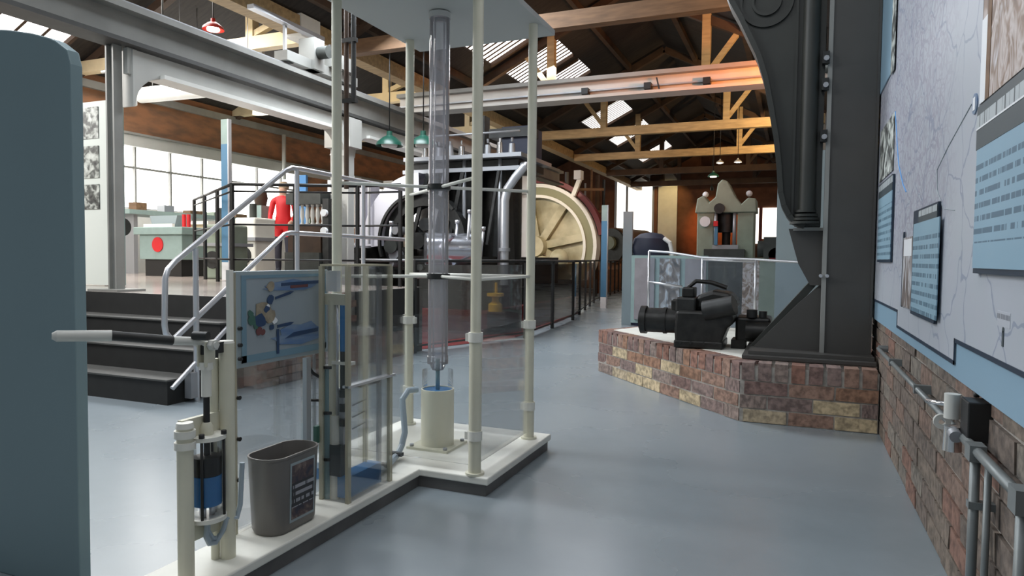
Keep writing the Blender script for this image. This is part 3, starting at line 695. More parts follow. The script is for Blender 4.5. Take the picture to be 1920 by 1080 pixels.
for m, cy, cz, r in (('print_tan', 1.89, .905, .045), ('print_deep', 1.925, .945, .018), ('print_tan', 1.925, .995, .022), ('print_deep', 1.87, .87, .03), ('print_rust', 1.865, .83, .018), ('print_rust', 1.885, .825, .013),
                     ('print_green', 1.83, .875, .022), ('print_green', 1.825, .90, .014), ('print_tan', 1.92, .885, .028), ('print_deep', 1.905, .91, .016), ('card_white', 1.945, .865, .016), ('card_white', 1.91, .92, .01), ('print_green', 1.85, .85, .012), ('print_deep', 1.93, .84, .012)):
    blob('printed_machine', m, cy, cz, r, r, 10, x=IX + .0122 + random.uniform(0, .001))
for z in (.30, .45, .60): MB().cyl((IX - .012, 1.772, z), (IX + .014, 1.772, z), .008, n=12).build('fixing', 'black', ip)
for z in (.74, .79, .85): MB().cyl((IX - .02, 1.775, z), (IX + .02, 1.775, z), .007, n=10).build('fixing', 'black', ip)
bx(IX - .005, IX + .005, 1.758, 1.768, .103, 1.05).build('sheet_edge', 'acrylic_edge', ip)
bx(IX - .012, IX + .004, 1.738, 1.756, .12, 1.06).build('edge_post', 'cream_light', ip)
MB().box(IX + .012, IX + .032, 2.10, 2.125, PZ + .012, .70).build('support_post', 'steel', ip)
MB().box(IX - .014, IX - .005, 2.19, 2.20, PZ + .012, .70).build('support_post', 'steel_dull', ip)

ip.location += Vector((-.095, .113, -.012)); ip.scale = (1, 1.04, 1.0)
# ---- acrylic case with valve gear
X0, X1, Y0, Y1, ZT = -1.795, -1.665, 2.29, 2.60, 1.06
cs = T('valve_case', 'clear acrylic case of valves and blue tubes on plinth', 'display case', ((X0 + X1) / 2, (Y0 + Y1) / 2, PZ))
sheet((X1, Y0), (X1, Y1), PZ, ZT, cs); sheet((X0, Y0), (X1, Y0), PZ, ZT, cs); sheet((X0, Y1), (X1, Y1), PZ, ZT, cs)
for x, y in ((X1, Y0), (X1, Y1), (X0, Y0), (X0, Y1)):
    bx(x - .008, x + .008, y - .010, y + .010, PZ, ZT).build('corner_edge', 'acrylic_edge', cs)
bx(X0 - .005, X1 + .005, Y0 - .005, Y1 + .005, ZT, ZT + .008).build('top_sheet', 'acrylic_edge', cs)
bx(X1 - .045, X1 - .035, Y1 - .04, Y1 - .012, PZ, ZT - .03).build('back_strip', 'steel_dull', cs)
MB().cyl((X0 + .03, Y0 + .03, PZ), (X0 + .03, Y0 + .03, .92), .017).build('cream_post', 'cream', cs)
MB().box(X0 + .0, X0 + .11, Y0 + .02, Y0 + .05, .90, .945).build('valve_block', 'cream', cs)
bx(X0 + .005, X0 + .06, Y0 + .02, Y0 + .045, .955, 1.04).build('gauge_card', 'card_white', cs)
MB().cyl((X0 + .085, Y0 + .03, .71), (X0 + .085, Y0 + .03, .90), .014).build('water_tube', 'water_blue', cs)
MB().cyl((X0 + .085, Y0 + .03, .55), (X0 + .085, Y0 + .03, .71), .013).build('dark_tube', 'iron', cs)
for x in (.055, .115): MB().cyl((X0 + x, Y0 + .03, .42), (X0 + x, Y0 + .03, .93), .006, n=8).build('guide_rod', 'steel', cs)
bx(X0 + .02, X0 + .13, Y0 + .015, Y0 + .05, .655, .668).build('cross_plate', 'cream_light', cs)
MB().cyl((X0 + .012, Y0 + .03, PZ), (X0 + .012, Y0 + .03, .455), .025).cyl((X0 + .012, Y0 + .03, .455), (X0 + .012, Y0 + .03, .645), .021).build('teal_cylinder', 'teal_tube', cs)
for z in (.25, .445, .635): MB().cyl((X0 + .012, Y0 + .03, z), (X0 + .012, Y0 + .03, z + .012), .030).build('collar', 'black', cs)
MB().cyl((X0 + .045, Y0 + .03, PZ), (X0 + .045, Y0 + .03, .44), .02).build('cream_cylinder', 'cream_light', cs)
bx(X0 + .03, X0 + .085, Y0 + .01, Y0 + .06, .19, .32).build('actuator', 'black', cs)
for z in (.40, .46, .52): MB().cyl((X0 + .085, Y0 + .03, z), (X0 + .085, Y0 + .03, z + .03), .017).build('valve', 'iron', cs)
bx(X0 + .05, X1 - .012, Y0 + .02, Y1 - .05, PZ + .01, .19).build('water_box', 'water_blue', cs)
bx(X1 - .02, X1 + .012, Y0 - .01, Y1 + .03, .565, .575).build('shelf_bar', 'steel', cs)
bx(X1 - .06, X1 - .02, Y0 + .12, Y0 + .26, .545, .555).build('float_arm', 'black', cs)
MB().cyl((X1 - .05, Y0 + .20, .2), (X1 - .05, Y0 + .20, .55), .004, n=8).build('float_rod', 'iron', cs)
for z in (.38, .43, .48): MB().cyl((X1 - .05, Y0 + .10, z - .01), (X1 - .05, Y0 + .20, z), .0035, n=8).build('rung', 'iron', cs)
MB().box(X1 - .07, X1 - .045, Y0 + .03, Y0 + .07, .30, .555).build('slide_plate', 'steel_dull', cs)
MB().tube([(X0 - .0, Y0 + .03, .58), (X0 - .02, Y0 - .03, .62), (X0 - .03, Y0 - .06, .66)], .007, 8).build('hose', 'black', cs)
MB().tube([(X0 - .0, Y0 + .02, .50), (X0 - .03, Y0 - .04, .51)], .006, 8).build('hose', 'black', cs)
MB().box(X0 - .02, X0 - .004, Y0 - .03, Y0 + .0, .33, .40).build('side_valve', 'print_green', cs)

# ---- waste bin
def stadium(cx, cy, hx, hy, n=10):
    pts = []
    for i in range(n + 1):
        a = math.pi * i / n; pts.append((cx + hx * math.cos(a), cy + (hy - hx) + hx * .75 * math.sin(a)))
    for i in range(n + 1):
        a = math.pi + math.pi * i / n; pts.append((cx + hx * math.cos(a), cy - (hy - hx) + hx * .75 * math.sin(a)))
    return pts
bn = T('waste_bin', 'dark grey oblong plastic bin with printed sticker on the plinth', 'bin', (-1.752, 2.01, PZ))
def loft(rings, m, name, par):
    b = MB(); n = len(rings[0][0]); vs = [(x, y, z) for pts, z in rings for x, y in pts]
    fs = [(r * n + i, r * n + (i + 1) % n, (r + 1) * n + (i + 1) % n, (r + 1) * n + i) for r in range(len(rings) - 1) for i in range(n)]
    b.add(vs, fs, True); return b
BC = (-1.752, 2.012)
rs = [(stadium(*BC, .066, .136), PZ + .001), (stadium(*BC, .073, .145), PZ + .016), (stadium(*BC, .079, .160), .365), (stadium(*BC, .082, .163), .368), (stadium(*BC, .082, .163), .375), (stadium(*BC, .074, .155), .375), (stadium(*BC, .064, .12), PZ + .02)]
b = loft(rs, 'bin_grey', 'body', bn); n = len(rs[0][0]); b.add([(x, y, PZ + .02) for x, y in rs[-1][0]], [list(range(n))]); b.add([(x, y, PZ + .001) for x, y in rs[0][0]], [list(range(n))[::-1]])
b.build('body', 'bin_grey', bn)
# the sticker lies on the leaning flat side
def stk(name, m, y0, y1, z0, z1, off, par):
    xa = lambda z: BC[0] + .073 + (.079 - .073) * (z - .108) / (.365 - .108) + off
    v = [(xa(z0), y0, z0), (xa(z0), y1, z0), (xa(z1), y1, z1), (xa(z1), y0, z1)]
    v += [(p[0] - .0012, p[1], p[2]) for p in v]
    return MB().add(v, [(0, 1, 2, 3), (7, 6, 5, 4), (0, 4, 5, 1), (1, 5, 6, 2), (2, 6, 7, 3), (3, 7, 4, 0)]).build(name, m, par)
s1 = stk('sticker', 'sign_grey', 1.955, 2.09, .125, .345, .0018, bn)
o = stk('print', 'bin_photo', 1.963, 2.083, .24, .335, .0032, s1)
o = stk('print', 'bin_photo', 1.963, 2.083, .135, .19, .0032, s1)
o = stk('lettering', 'bin_print', 1.963, 2.083, .178, .27, .004, s1)

# ---- grey blue board at the left
ib = T('partition_board', 'tall blank grey blue board with rounded top corners by the pump', 'board', (-2.7, 1.5, 0))
pts = [(-3.3, .0), (-2.10, .0), (-2.10, 1.60)]
pts += [(-2.10, 1.69), (-2.115, 1.735), (-2.17, 1.77), (-2.2, 1.782), (-2.28, 1.805), (-2.4, 1.83), (-2.55, 1.85), (-2.8, 1.86), (-3.1, 1.84), (-3.3, 1.78)]
MB().prism(pts, 'y', 1.46, 1.50).build('board', 'info_grey', ib, bevel=.004)
bx(-3.1, -3.02, 1.5, 1.8, 0, .06).build('foot', 'steel_dull', ib)
# ================================================================ STAIRS, LANDING, RAILINGS
st = T('staircase', 'black painted steps with grey treads up to raised aisle', 'stairs', (-5.2, 3.95, 0))
for i in range(3):
    y0 = 3.6 + .25 * i
    bx(-6.28, -4.2, y0, 4.348, .1875 * i + (0 if i == 0 else .001), .1875 * (i + 1) - .012).build('riser', 'stair_black', st)
    bx(-6.28, -4.19, y0 - .012, y0 + .25, .1875 * (i + 1) - .012, .1875 * (i + 1)).build('tread', 'stair_tread', st)
bx(-6.28, -4.2, 4.33, 4.348, .56, .752).build('riser', 'stair_black', st)
bx(-6.30, -6.28, 3.6, 4.35, 0, .74).build('side_board', 'stair_black', st)
sk = struct(bx(-4.098, -4.075, 4.35, 7.0, 0, .75).build('wall_platform', 'mortar'), 'low brick face of the raised aisle floor')
bx(-4.075, -4.04, 5.72, 7.0, 0, .75).build('skirt_board', 'stair_black', sk)
pb_ = brick_proto(.213, .05, .064, 'brick_mix')
for c in range(10):
    y = 4.47 + (.11 if c % 2 else 0)
    while y < 5.6:
        put_brick(random.choice(pb_), (-4.062, y, .037 + c * .0745), math.pi / 2, sk); y += .2235
rl = T('stair_railing', 'silver tube handrail with three sloping rails beside the steps', 'railing', (-4.15, 4.2, 0))
XR = -4.15
def rr(pts, name, r=.021): return MB().tube([(XR, y, z) for y, z in pts], r, 12).build(name, 'steel', rl)
rr([(6.9, 1.87), (5.0, 1.885), (4.88, 1.88), (4.8, 1.845), (3.64, 1.055), (3.575, .995), (3.55, .93), (3.54, .60), (3.55, .54), (3.59, .49)], 'handrail')
rr([(6.9, 1.30), (4.86, 1.305), (4.79, 1.29), (3.60, .475)], 'mid_rail')
rr([(4.36, .70), (3.60, .13)], 'low_rail', .018)
XQ = XR - .0
for y, z0, z1 in ((3.82, 0, 1.15), (4.95, .75, 1.87), (5.97, .75, 1.86), (6.9, .75, 1.87)):
    MB().cyl((XR, y, z0), (XR, y, z1), .021, n=14).build('post', 'steel', rl)
    if z0: MB().cyl((XR, y, z0), (XR, y, z0 + .012), .045).build('foot', 'steel', rl)
bx(XR - .035, XR + .03, 3.74, 3.80, .03, .22).build('foot_bracket', 'steel_dull', rl)
# white partition with three photographs on the raised floor
pt = T('photo_partition', 'pale green white partition with three black and white photographs', 'partition', (-7.3, 5.25, .75))
bx(-8.4, -6.80, 5.2, 5.26, .76, 2.76).build('board', 'partition', pt)
for z0, z1 in ((2.36, 2.70), (1.93, 2.28), (1.59, 1.86)):
    bx(-7.75, -7.045, 5.192, 5.2, z0, z1).build('photograph', 'photo_mono', pt)
bx(-6.80, -6.76, 5.18, 5.28, .76, 2.8).build('edge_trim', 'machine_teal', pt)
# totem signs
def totem(x, y, z, h, lb, w=.14):
    t = T('totem_sign', lb, 'sign', (x, y, z), 'slim blue totem signs')
    bx(x - w / 2, x + w / 2, y - .03, y + .03, z + .25, z + h - .35).build('board', 'blue_sign', t)
    bx(x - w / 2, x + w / 2, y - .03, y + .03, z + h - .35, z + h).build('header', 'machine_teal', t)
    bx(x - w / 2, x + w / 2, y - .032, y + .032, z, z + .25).build('foot', 'card_white', t)
    bx(x + w / 2, x + w / 2 + .018, y - .03, y + .03, z, z + h).build('edge', 'steel', t)
totem(-7.55, 7.5, .75, 2.28, 'slim blue totem sign on the raised floor behind stair handrail', .12)
totem(-3.95, 14.9, 0, 2.3, 'slim blue totem sign with white foot by the engine railing', .13)
tag(bx(-9.55, -9.25, 11.3, 11.36, .75, 2.75).build('blue_banner', 'blue_bright'), 'bright blue upright banner beside the person in red', 'banner')
# black guard railings of the aisle
def guard(pts, z0, h, lb, grp, m='black', mid=(.55,), post=.018, every=1.0):
    g = T('guard_railing', lb, 'railing', (*pts[0], z0), grp)
    for a, b in zip(pts, pts[1:]):
        a, b = Vector(a), Vector(b); n = max(1, round((b - a).length / every))
        MB().cyl((*a, z0 + h), (*b, z0 + h), .02, n=8).build('top_rail', m, g)
        for f in mid: MB().cyl((*a, z0 + h * f), (*b, z0 + h * f), .012, n=8).build('mid_rail', m, g)
        for k in range(n + (b == Vector(pts[-1]))):
            p = a.lerp(b, k / n); bx(p.x - post, p.x + post, p.y - post, p.y + post, z0, z0 + h).build('post', m, g)
    return g
guard([(-8.6, 7.9), (-6.25, 6.3), (-4.9, 6.93), (-4.3, 6.93)], .75, 1.2, 'black guard railing along the raised floor edge behind the stairs', 'black guard railings', mid=(.25, .6, .93), every=.9)
# railing round the big engine, tinted clear panels
FE = [(-4.0, 6.75), (-3.38, 8.65), (-3.66, 11.7), (-4.62, 16.5), (-5.7, 24)]
ef = guard(FE, 0, 1.06, 'dark engine railing with tinted clear panels standing on floor', 'engine railing', 'iron', mid=(.08,), post=.022, every=1.35)
for a, b in zip(FE[:3], FE[1:]):
    a, b = Vector(a), Vector(b); n = max(1, round((b - a).length / 1.35))
    for k in range(n):
        p, q = a.lerp(b, (k + .04) / n), a.lerp(b, (k + .96) / n)
        MB().bar((*p, .56), (*q, .56), .006, .9).build('clear_panel', 'barrier_tint', ef)

# ================================================================ BRICK PLINTH AND HAMMER FRAME
bp_ = T('brick_plinth', 'low angled brick plinth with white top in front of hammer frame', 'plinth', (-.4, 5.8, 0))
core = [(-.328, 4.884), (.515, 4.884), (.515, 7.3), (-1.32, 7.3), (-1.765, 6.50)]
MB().prism(core, 'z', 0, .385).build('core', 'mortar', bp_)
MB().prism([(-.28, 5.04), (.515, 5.04), (.515, 7.28), (-1.3, 7.28), (-1.62, 6.52)], 'z', .385, .412).build('top_sheet', 'plinth_top', bp_)
pm1 = brick_proto(.272, .10, .084, 'brick_mix'); pm2 = brick_proto(.272, .10, .084, 'brick_cream', 2)
pr1 = brick_proto(.083, .20, .119, 'brick_mix'); pr2 = brick_proto(.083, .20, .119, 'brick_cream', 1)
def face(p, q, first=0, cream=(), inset=.05, half0=0):
    p, q = Vector(p), Vector(q); L = (q - p).length; d = (q - p) / L; nrm = Vector((d.y, -d.x)); ang = math.atan2(d.y, d.x)
    for c in range(3):
        s = -.10 if c % 2 else .03
        k = 0
        while s < L - .02:
            a, e = max(s, 0.003), min(s + .272, L - .003)
            if e - a > .05:
                m = (a + e) / 2; pos = p + d * m - nrm * (inset - random.uniform(.0, .004))
                me = random.choice(pm2 if random.random() < .2 else pm1)
                o = put_brick(me, (pos.x, pos.y, .047 + c * .0955), ang, bp_); o.scale.x = (e - a) / .272
            s += .2835; k += 1
    n = int(L / .0945)
    for k in range(n):
        pos = p + d * (L * (k + .5) / n) - nrm * .098
        put_brick(random.choice(pr2 if random.random() < .05 else pr1), (pos.x, pos.y, .349), ang + random.uniform(-.02, .02), bp_)
face((-.33, 4.88), (.515, 4.88)); face((-1.77, 6.505), (-.33, 4.88)); face((-1.33, 7.3), (-1.77, 6.505))

hf = T('hammer_frame', 'massive dark grey steam hammer frame with curved arm on brick plinth', 'machine', (.2, 5.4, .412))
Z0 = .412
bx(-.33, .512, 5.02, 6.1, Z0, Z0 + .03).build('base_plate', 'frame_grey', hf, bevel=.005)
bx(-.29, .50, 5.06, 6.06, Z0 + .03, Z0 + .055).build('base_plate', 'frame_grey', hf)
# steel column: H section
bx(.19, .475, 5.20, 5.225, Z0 + .05, 3.9).build('column_flange', 'frame_grey', hf)
bx(.19, .475, 5.50, 5.525, Z0 + .05, 3.9).build('column_flange', 'frame_grey', hf)
bx(.32, .345, 5.225, 5.50, Z0 + .05, 3.9).build('column_web', 'frame_grey', hf)
bx(.172, .20, 5.19, 5.235, Z0 + .05, 3.9).build('column_edge', 'girder_grey', hf)  # lighter grey paints a highlight along this edge
bx(.475, .49, 5.19, 5.24, Z0 + .05, 3.9).build('column_edge', 'frame_grey', hf)
# gussets at the foot
MB().prism([(.19, Z0 + .05), (-.275, Z0 + .05), (.03, .80), (.19, .96)], 'y', 5.30, 5.33).build('gusset', 'frame_grey', hf)
MB().prism([(-.30, Z0 + .05), (-.22, Z0 + .05), (.19, .99), (.16, 1.03)], 'y', 5.34, 5.45).build('foot_brace', 'casting_grey', hf)
MB().prism([(-.05, 1.33), (.19, 1.33), (.19, .93), (.10, .93), (.02, 1.08)], 'y', 5.28, 5.40).build('upper_gusset', 'frame_grey', hf)
bx(-.02, .19, 5.24, 5.46, 1.315, 1.335).build('shelf_plate', 'girder_grey', hf)
for x in (.165, .205): MB().cyl((x, 5.16, 1.0), (x, 5.21, 1.0), .012, n=8).build('bolt', 'steel', hf)
# curved cast arm
edge = [(-.62, 3.4), (-.545, 3.12), (-.481, 2.951), (-.417, 2.831), (-.36, 2.706), (-.292, 2.557), (-.239, 2.386), (-.202, 2.198), (-.158, 1.955), (-.136, 1.768), (-.121, 1.582), (-.098, 1.49), (-.062, 1.42), (-.02, 1.37), (.04, 1.343)]
arm = edge + [(.155, 1.343), (.155, 3.4)]
MB().prism(arm, 'y', 5.22, 5.40).build('cast_arm', 'casting_grey', hf)
lip = MB()
for a, b in zip(edge, edge[1:]): lip.bar((a[0] + .012, 5.30, a[1]), (b[0] + .012, 5.30, b[1]), .26, .035, (1, 0, 0))
lip.build('arm_flange', 'casting_grey', hf)
MB().cyl((.062, 5.20, 1.44), (.062, 5.20, 3.4), .055, n=20).build('round_rib', 'casting_grey', hf)
for z, r in ((1.36, .10), (1.385, .09), (1.41, .08), (1.44, .07)): MB().cyl((.055, 5.22, z), (.055, 5.22, z + .018), r, n=24).build('rib_ring', 'casting_grey', hf)
for r in (.18, .10): MB().ring((-.235, 5.215, 2.93), r - .018, r, .03, 'y', 36).build('boss_ring', 'casting_grey', hf)
for x in (-.03,): bx(x - .008, x + .008, 5.205, 5.22, 1.4, 3.4).build('arm_bead', 'casting_grey', hf)
for z in (2.48, 2.30, 1.95): 
    b = bx(.135, .18, 5.16, 5.22, z - .03, z + .05).build('lug', 'iron', hf); MB().cyl((.16, 5.14, z), (.16, 5.165, z), .018, n=8).build('nut', 'steel_dull', b)

# black engine casting lying on the white top
en = T('old_engine_casting', 'black oily engine casting with round cylinder end on white top', 'engine', (-.7, 5.75, Z0))
MB().prism([(-.86, Z0), (-.52, Z0), (-.50, .50), (-.47, .58), (-.42, .62), (-.44, .70), (-.86, .70), (-.87, .55)], 'y', 5.45, 5.85).build('crank_case', 'iron_oily', en, bevel=.02)
bx(-.87, -.50, 5.44, 5.86, Z0, .47).build('foot_flange', 'iron_oily', en, bevel=.01)
MB().cyl((-1.14, 5.62, .605), (-.84, 5.62, .605), .10, n=28).cyl((-1.165, 5.62, .605), (-1.12, 5.62, .605), .115, n=28).build('cylinder_barrel', 'iron_oily', en)
MB().ring((-1.168, 5.62, .605), .05, .08, .02, 'x', 24).build('cylinder_ring', 'iron', en)
MB().cyl((-.98, 5.62, .605), (-.955, 5.62, .605), .108, n=28).build('barrel_rib', 'iron_oily', en)
bx(-.88, -.72, 5.55, 5.80, .68, .80).build('valve_chest', 'iron', en, bevel=.015)
bx(-.92, -.84, 5.58, 5.78, .66, .78).build('chest_cover', 'iron_oily', en, bevel=.012)
bx(-.84, -.74, 5.60, 5.76, .80, .88).build('stack', 'iron_oily', en, bevel=.012)
MB().prism([(-.74, .70), (-.44, .70), (-.40, .76), (-.46, .84), (-.60, .86), (-.72, .82)], 'y', 5.60, 5.95).build('housing', 'iron_oily', en, bevel=.03)
MB().cyl((-.64, 5.50, .70), (-.42, 5.46, .76), .085, .075, n=22).build('gear_cover', 'iron', en)
for k in range(5):
    a = k * .9; MB().ball((-.55 + .08 * math.cos(a), 5.47, .67 + .03 * math.sin(a)), .022, 8).build('lubricator', 'iron', en)
bx(-.42, -.16, 5.58, 5.90, .47, .66).build('side_block', 'iron_oily', en, bevel=.02)
MB().cyl((-.34, 5.56, .56), (-.16, 5.56, .56), .07, n=20).build('shaft_end', 'iron_oily', en)
MB().cyl((-.30, 5.6, .66), (-.30, 5.6, .72), .04, n=14).cyl((-.22, 5.62, .66), (-.22, 5.62, .71), .03, n=14).build('oil_cup', 'iron', en)
bx(-.45, -.345, 5.58, 5.8, Z0, .48).build('leg', 'iron_oily', en)
MB().box(-.26, -.16, 5.58, 5.8, Z0 + .056, .48).build('leg', 'iron_oily', en)
for x in (-.82, -.74, -.64, -.56): MB().cyl((x, 5.435, .455), (x, 5.45, .455), .012, n=6).build('bolt', 'iron', en)
MB().tube([(-.80, 5.68, .88), (-.74, 5.7, .93), (-.62, 5.72, .92), (-.5, 5.72, .88)], .018, 8).build('oil_pipe', 'iron_oily', en)
# clear barrier behind it
ba = T('clear_barrier', 'clear glass barrier with pale rail behind the black engine casting', 'barrier', (-.6, 7.0, Z0))
BP = [(-1.40, 7.08, 1.19), (-1.2, 7.05, 1.178), (-.85, 6.98, 1.126), (-.35, 6.95, 1.112), (.12, 6.9, 1.085)]
MB().tube(BP, .013, 10).build('rail', 'steel', ba)
MB().tube([(x, y, z - .02) for x, y, z in BP[2:4]], .012, 8).build('lower_rail', 'steel', ba)
MB().tube([(-1.40, 7.08, .87), (-1.05, 7.02, .83)], .013, 8).build('mid_rail', 'steel', ba)
for i, (x, y, z) in enumerate((BP[0], BP[2], BP[3])):
    MB().cyl((x, y, Z0), (x, y, z), .012, n=10).build('post', 'steel', ba)
for a, b in zip(BP, BP[1:]):
    MB().bar((a[0], a[1], (Z0 + .02 + a[2]) / 2), (b[0], b[1], (Z0 + .02 + b[2]) / 2), .008, .64).build('glass_panel', 'barrier_glass', ba)
tag(bx(-.20, .46, 8.0, 8.05, 0, 2.28).build('grey_board', 'sign_grey'), 'plain grey green board standing behind the hammer frame', 'board')

# ================================================================ RIGHT WALL: MAP DISPLAY, PIPE
PX = .532
mp = T('map_display', 'large pale map display board on the brick wall', 'display board', (.52, 3.0, .715))
bx(.505, .517, .9, 5.40, .715, 3.3).build('board', 'poster_blue', mp)
# map sheet with stepped lower edge
steps = [(5.40, .845), (4.07, .845), (4.07, .765), (2.675, .765), (2.675, .84), (1.91, .84), (1.91, 1.037), (.9, 1.037), (.9, 3.3), (5.40, 3.3)]
mo = T('tmp', 'x', 'x', (.505, 3.1, 1.5)); 
sheet_ = MB().prism(steps, 'x', .501, .505).build('map_sheet', 'map_print'); bpy.data.objects.remove(mo)
sheet_.parent = mp; sheet_.location = Vector(sheet_.location) - wloc(mp)
# move the sheet's origin to its middle so that the print is laid out from there
piv = Vector((0, 3.1 - wloc(sheet_).y, 1.5 - wloc(sheet_).z)); sheet_.data.transform(Matrix.Translation(-piv)); sheet_.location += piv
ln = MB()
for (a, b) in zip(steps[:7], steps[1:8]):
    y0, y1 = sorted((a[0], b[0])); z0, z1 = sorted((a[1], b[1])); ln.box(.499, .501, y0 - .006, y1 + .006, z0 - .007, z1 + .007)
ln.build('outline', 'poster_ink', mp)
def pane(name, m, y0, y1, z0, z1, x, par, t=.004):
    o = bx(x - t, x, y0, y1, z0, z1).build(name, m)
    c = Vector((x - t / 2, (y0 + y1) / 2, (z0 + z1) / 2)); d = c - Vector(o.location); o.data.transform(Matrix.Translation(-d))
    o.location = c - wloc(par); o.parent = par
    return o
# big caption panel at the right
q = pane('caption_panel', 'poster_ink', 1.55, 2.395, 1.07, 3.2, .499, mp, .012)
pane('photograph', 'photo_brown', 1.55, 2.37, 1.56, 3.15, .487, q)
pane('heading', 'text_head', 1.55, 2.392, 1.43, 1.555, .486, q)
pane('heading_rule', 'card_white', 1.55, 2.392, 1.487, 1.492, .4815, q, .001)
pane('text_block', 'text_big', 1.55, 2.385, 1.085, 1.43, .487, q)
pane('caption_strip', 'timber', 2.27, 2.31, 1.56, 2.2, .4825, q, .001); pane('caption_strip', 'card_white', 2.31, 2.37, 1.56, 1.80, .4825, q, .001)
# middle caption panel
q = pane('caption_panel', 'poster_ink', 2.99, 3.56, .868, 1.33, .499, mp, .010)
pane('text_block', 'text_mid', 2.93, 3.52, .885, 1.27, .489, q)
pane('heading', 'text_head', 2.98, 3.40, 1.27, 1.32, .489, q)
q2 = pane('photograph', 'photo_street', 3.52, 3.86, .885, 1.22, .497, mp, .006)
pane('photograph_edge', 'poster_ink', 3.86, 3.885, .88, 1.25, .497, q2, .006); pane('photograph_sky', 'card_white', 3.6, 3.84, 1.13, 1.21, .4915, q2, .001)
# narrow panels at the far end
q = pane('caption_panel', 'poster_ink', 4.33, 5.0, 1.10, 1.59, .499, mp, .010)
pane('text_block', 'text_small', 4.33, 4.98, 1.115, 1.50, .489, q); pane('heading', 'text_head', 4.33, 5.0, 1.50, 1.59, .489, q)
pane('photograph', 'photo_mono', 4.42, 5.1, 1.62, 1.95, .499, mp)
q = pane('caption_panel', 'poster_blue', 4.55, 5.38, 2.22, 3.2, .499, mp, .006); pane('photograph', 'photo_mono', 4.47, 4.62, 2.20, 3.2, .493, q)
rv = MB()
rv.tube([(.4995, 4.42, 1.95), (.4995, 4.3, 1.75), (.4995, 4.2, 1.62), (.4995, 4.02, 1.5), (.4995, 3.9, 1.45)], .003, 6); rv.build('river_line', 'blue_bright', mp)
rv = MB(); rv.tube([(.4995, 2.56, 1.60), (.4995, 2.9, 1.52), (.4995, 3.1, 1.46), (.4995, 3.08, 1.38), (.4995, 2.95, 1.30), (.4995, 2.75, 1.28)], .0012, 6); rv.build('leader_line', 'sign_grey', mp)
mk = MB().cyl((.497, 2.51, 1.59), (.501, 2.51, 1.59), .032, n=20).build('marker', 'print_blue', mp); bx(.4955, .497, 2.495, 2.525, 1.57, 1.61).build('marker_face', 'card_white', mk)
pane('credit_note', 'text_note', 2.05, 2.17, .935, .975, .501, mp, .001)
e = bx(.4992, .501, 2.10, 2.115, .885, .925).build('emblem', 'poster_band', mp); MB().cyl((.4992, 2.1075, .928), (.501, 2.1075, .928), .008, n=12).build('emblem_head', 'poster_band', e)

wp = T('wall_pipe', 'grey conduit pipe with upright drops along the brick wall', 'pipe', (.47, 3, .2))
XP = .475
MB().tube([(XP, 4.62, .58), (XP, 2.5, .583)], .011, 10).build('pipe', 'pipe_grey', wp)
MB().tube([(XP, 2.36, .583), (XP, 1.80, .583)], .014, 10).build('pipe', 'pipe_grey', wp)
MB().tube([(XP, 2.22, .583), (XP, 2.22, 0.0)], .013, 10).build('drop_pipe', 'pipe_grey', wp)
MB().tube([(XP + .02, 2.17, .55), (XP + .02, 2.17, 0.0)], .009, 10).build('drop_pipe', 'pipe_grey', wp)
MB().tube([(XP, 1.79, .59), (XP, 1.79, 0.0)], .014, 10).build('drop_pipe', 'pipe_grey', wp)
MB().box(XP - .02, XP + .02, 2.19, 2.25, .555, .60).build('tee_fitting', 'pipe_grey', wp)
MB().box(XP - .022, XP + .022, 1.76, 1.82, .555, .61).build('elbow_fitting', 'pipe_grey', wp)
MB().cyl((XP, 4.62, .58), (XP + .05, 4.62, .58), .02).build('wall_fitting', 'pipe_grey', wp)
for y in (4.0, 3.2): MB().box(XP - .014, XP + .055, y - .012, y + .012, .565, .60).build('saddle', 'pipe_grey', wp)
for z in (.15, .42): bx(XP - .015, XP + .055, 2.205, 2.235, z, z + .02).build('saddle', 'pipe_grey', wp)
vs = T('gas_valve', 'chromed wall valve with small lever and black back box', 'valve', (.46, 2.45, .55))
bx(.47, .53, 2.30, 2.395, .585, .70).build('back_box', 'black', vs, bevel=.004)
MB().cyl((.455, 2.43, .625), (.455, 2.43, .70), .022, n=18).build('valve_body', 'handle_grey', vs)
MB().cyl((.455, 2.43, .665), (.395, 2.49, .662), .007, n=10).build('lever', 'chrome', vs)
MB().cyl((.455, 2.41, .53), (.455, 2.41, .605), .026, .024, n=18).build('lower_body', 'chrome', vs)
MB().cyl((.455, 2.40, .59), (.455, 2.36, .583), .018, n=12).build('union', 'steel_dull', vs)
MB().ring((.44, 2.49, .60), .010, .024, .016, 'y', 16).build('ring_handle', 'handle_grey', vs)
MB().cyl((.51, 2.40, .70), (.51, 2.40, .716), .008, n=8).build('riser_tube', 'iron', vs)
# ================================================================ BIG ENGINE BEHIND THE RAILING
eg = T('steam_engine', 'huge dark steam engine with white flywheel guard behind railing', 'engine', (-5.3, 10.5, 0))
bx(-7.6, -4.0, 8.75, 13.2, 0, .34).build('red_base', 'red_paint', eg, label='dark red painted engine base')
bx(-7.4, -4.15, 8.95, 13.0, .34, .62).build('bed_plate', 'iron', eg)
bx(-7.2, -6.2, 9.0, 12.6, .62, 1.25).build('side_bed', 'iron_oily', eg)
bx(-5.4, -4.25, 9.0, 12.6, .62, 1.12).build('side_bed', 'iron_oily', eg)
